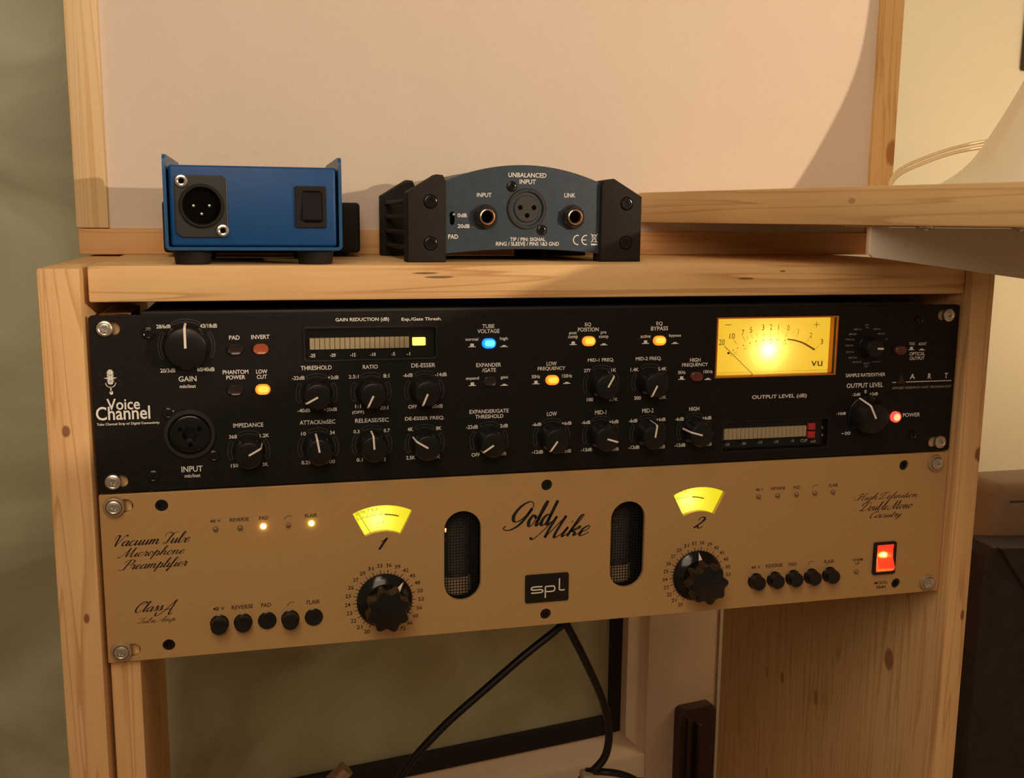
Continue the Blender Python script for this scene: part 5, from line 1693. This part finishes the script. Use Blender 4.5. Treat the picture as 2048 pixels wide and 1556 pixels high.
# ------------------------------------------------------------------ shelf on its bracket, with the lamp
shelf = thing('wall_shelf', 'pale pine board coming forward at the right on a grey metal bracket', 'shelf', (640, -60, 46))
def build_shelf():
    def ex(y): return 332.5 + (140 - y) * 0.262
    m = pine('pine_shelf', 'Y', 13.3, light_c=(0.82, 0.57, 0.28), dark_c=(0.62, 0.37, 0.15), knots=[(381.0, -42, 58.4, 1.8, 1.5, (0.58, 0.27, 0.13))], band=60, rot=math.atan(0.262))
    o = quad_slab('board', [(ex(142), 142), (ex(-780), -780), (2099, -780), (2099, 142)], 46, 65.8, m, bev=0.8)  # unseen front run lengthened to shade the lower unit and pane
    # bracket: vertical tapered plate, folded flange, screws
    bm = bmesh.new()
    y0 = -50
    pts = [(388.2, 44.9), (387.8, 31.6), (390.0, 29.6), (396, 29.0), (1249, -78), (1249, 45.0)]
    add_prism(bm, pts, y0, y0 + 2.2)
    br = from_bm('bracket', bm, M['bracket'])
    box('bracket_flange', (388, 1249, y0, y0 + 26, 45.0, 45.95), M['bracket'], br, bev=0.3)
    bm = bmesh.new(); add_box(bm, 387.2, 388.4, y0 - 0.3, y0 + 3, 30.8, 45.6, 0.3)
    from_bm('bracket_tip', bm, M['bracket_edge'], br)
    for x in (417, 475):
        bm = bmesh.new(); n = 20
        rings = [[bm.verts.new((x + r_ * math.cos(2 * PI * k / n), y0 - 3.5 + r_ * math.sin(2 * PI * k / n), z)) for k in range(n)] for r_, z in ((4.6, 45.9), (4.4, 45.0), (2.2, 44.4), (1.8, 43.6))]
        bm.faces.new(rings[0]); bm.faces.new(rings[-1])
        for a, b in zip(rings, rings[1:]):
            for k in range(n): bm.faces.new((a[k], a[(k + 1) % n], b[(k + 1) % n], b[k]))
        from_bm('bracket_screw', bm, M['silver'], br)
at_root(shelf, build_shelf)

lamp = thing('table_lamp', 'white enamel lamp with a flared trumpet foot at the right end of the shelf', 'lamp', (578, 30, 65.8))
def build_lamp():
    LX, LY = 578.0, 30.0
    def vl(name, prof, m, par=None, n=56):
        bm = bmesh.new(); rings = []
        for (rr, zz) in prof:
            rings.append([bm.verts.new((LX + rr * math.cos(2 * PI * k / n), LY + rr * math.sin(2 * PI * k / n), zz)) for k in range(n)])
        for p, q in zip(rings, rings[1:]):
            for k in range(n): bm.faces.new((p[k], p[(k + 1) % n], q[(k + 1) % n], q[k]))
        bm.faces.new(rings[0]); 
        return from_bm(name, bm, m, par)
    P = catmull([(94, 67.4), (84, 69.5), (73, 74.5), (61, 84), (53, 95), (44, 111), (34, 131), (26, 150), (20, 172), (17, 200), (16, 235)], 4)
    vl('flared_foot', [(95, 65.85), (96, 66.6)] + P, M['lamp_white'])
    bm = bmesh.new(); n = 48
    a = [bm.verts.new((LX + 110 * math.cos(2 * PI * k / n), LY + 85 * math.sin(2 * PI * k / n), 290)) for k in range(n)]
    b = [bm.verts.new((LX + 70 * math.cos(2 * PI * k / n), LY + 70 * math.sin(2 * PI * k / n), 420)) for k in range(n)]
    for k in range(n): bm.faces.new((a[k], a[(k + 1) % n], b[(k + 1) % n], b[k]))
    # shade is out of the picture; only the rod and spider it would sit on are kept
    bm.free()
    for dz in (0, 3.2):
        tube_path('power_cord', [(520, 108, 67.3 + dz * 0.2), (506, 104, 67.4 + dz * 0.3), (498, 102, 71 + dz * 0.5), (503.6, 100, 79.7 + dz), (522, 98, 88 + dz), (541, 94, 94.5 + dz), (560, 82, 98.5 + dz * 1.2), (572, 55, 100 + dz)], 1.3, M['clear_cord'], None, 8)
at_root(lamp, build_lamp)

wp = tag(box('wall_board', (0, 260, -6, 0, 0, 380), M['picture'], None, bev=1.5), 'dark olive board on the cream wall, at the top right edge', 'board')
wp.location = (0.928, (wy(928) - 13.5) * MM, 0.218); wp.rotation_euler = (0, 0, WROT)

# ------------------------------------------------------------------ things beside the rack, lower right
gc = thing('grey_case', 'grey brown plastic case behind the black bag', 'case', (820, 170, FLOOR))
def build_gc():
    o = box('case_body', (637, 1000, 142, 196, FLOOR + 0.1, -156), M['case_grey'], bev=11, seg=5)
    box('lid_seam', (650, 990, 141.3, 142.6, -170.0, -168.6), M['case_line'], bev=0)
at_root(gc, build_gc)
bag = thing('black_bag', 'soft black equipment bag standing to the right of the rack', 'bag', (690, 116, FLOOR))
def build_bag():
    bm = bmesh.new()
    pts = [(596, FLOOR + 0.1), (930, FLOOR + 0.1), (930, -207), (800, -203), (640, -193), (604, -190), (597, -196)]
    add_prism(bm, pts, 100, 132, 0, 3)
    from_bm('bag_body', bm, M['bag'])
    bm = bmesh.new()
    add_prism(bm, [(606, -189.5), (930, -206.5), (930, -560), (690, -300)], 96, 99.5, 0, 1.2)
    from_bm('bag_flap', bm, M['bag'])
at_root(bag, build_bag)

# ------------------------------------------------------------------ cables hanging inside the rack
c1 = thing('black_cable', 'black cable curving down to the left under the champagne unit', 'cable', (171, 180, -364))
def build_c1():
    tube_path('cable_sheath', [(360, 225, -205), (340, 208, -222), (318, 190, -240), (295.5, 182, -256), (266.5, 180, -276), (237.7, 180, -299), (201.6, 180, -329), (171.4, 180, -364), (140, 182, -430), (120, 190, -560), (118, 200, -573)], 3.0, M['cable'])
at_root(c1, build_c1)
c2 = thing('black_cable', 'black cable hanging down to the right under the champagne unit, held by a beige clip', 'cable', (320, 180, -378))
def build_c2():
    tube_path('cable_sheath', [(272, 225, -200), (280, 208, -215), (290, 190, -237), (299.5, 182, -256), (314, 180, -285), (328.9, 180, -319), (334.8, 180, -344), (332.6, 180, -365), (323, 180, -377), (316, 184, -384), (306, 190, -420), (300, 200, -573)], 3.1, M['cable'])
    bm = bmesh.new(); add_box(bm, 313, 322, 174, 186, -392, -377.5, 1.5)
    from_bm('beige_clip', bm, M['clip'])
at_root(c2, build_c2)
c3 = tag(tube_path('black_cable', [(320, 190, -383), (332, 182, -380.5), (345, 180, -383), (358, 180, -390), (372, 182, -405), (380, 190, -500), (384, 200, -573)], 2.8, M['cable']), 'short black cable end arching right at the bottom edge below the beige clip', 'cable')
pl = thing('cable_plug', 'copper coloured metal plug on a cable at the bottom edge', 'plug', (128, 180, -355))
def build_pl():
    tube_path('plug_barrel', [(120, 180, -363), (125.5, 180, -357.5), (132, 180, -351)], 6.2, M['plug'], None, 20, 4)
    tube_path('plug_cable', [(120, 180, -363), (112, 181, -369), (100, 184, -390), (92, 190, -480), (90, 200, -573)], 3.2, M['cable'])
at_root(pl, build_pl)
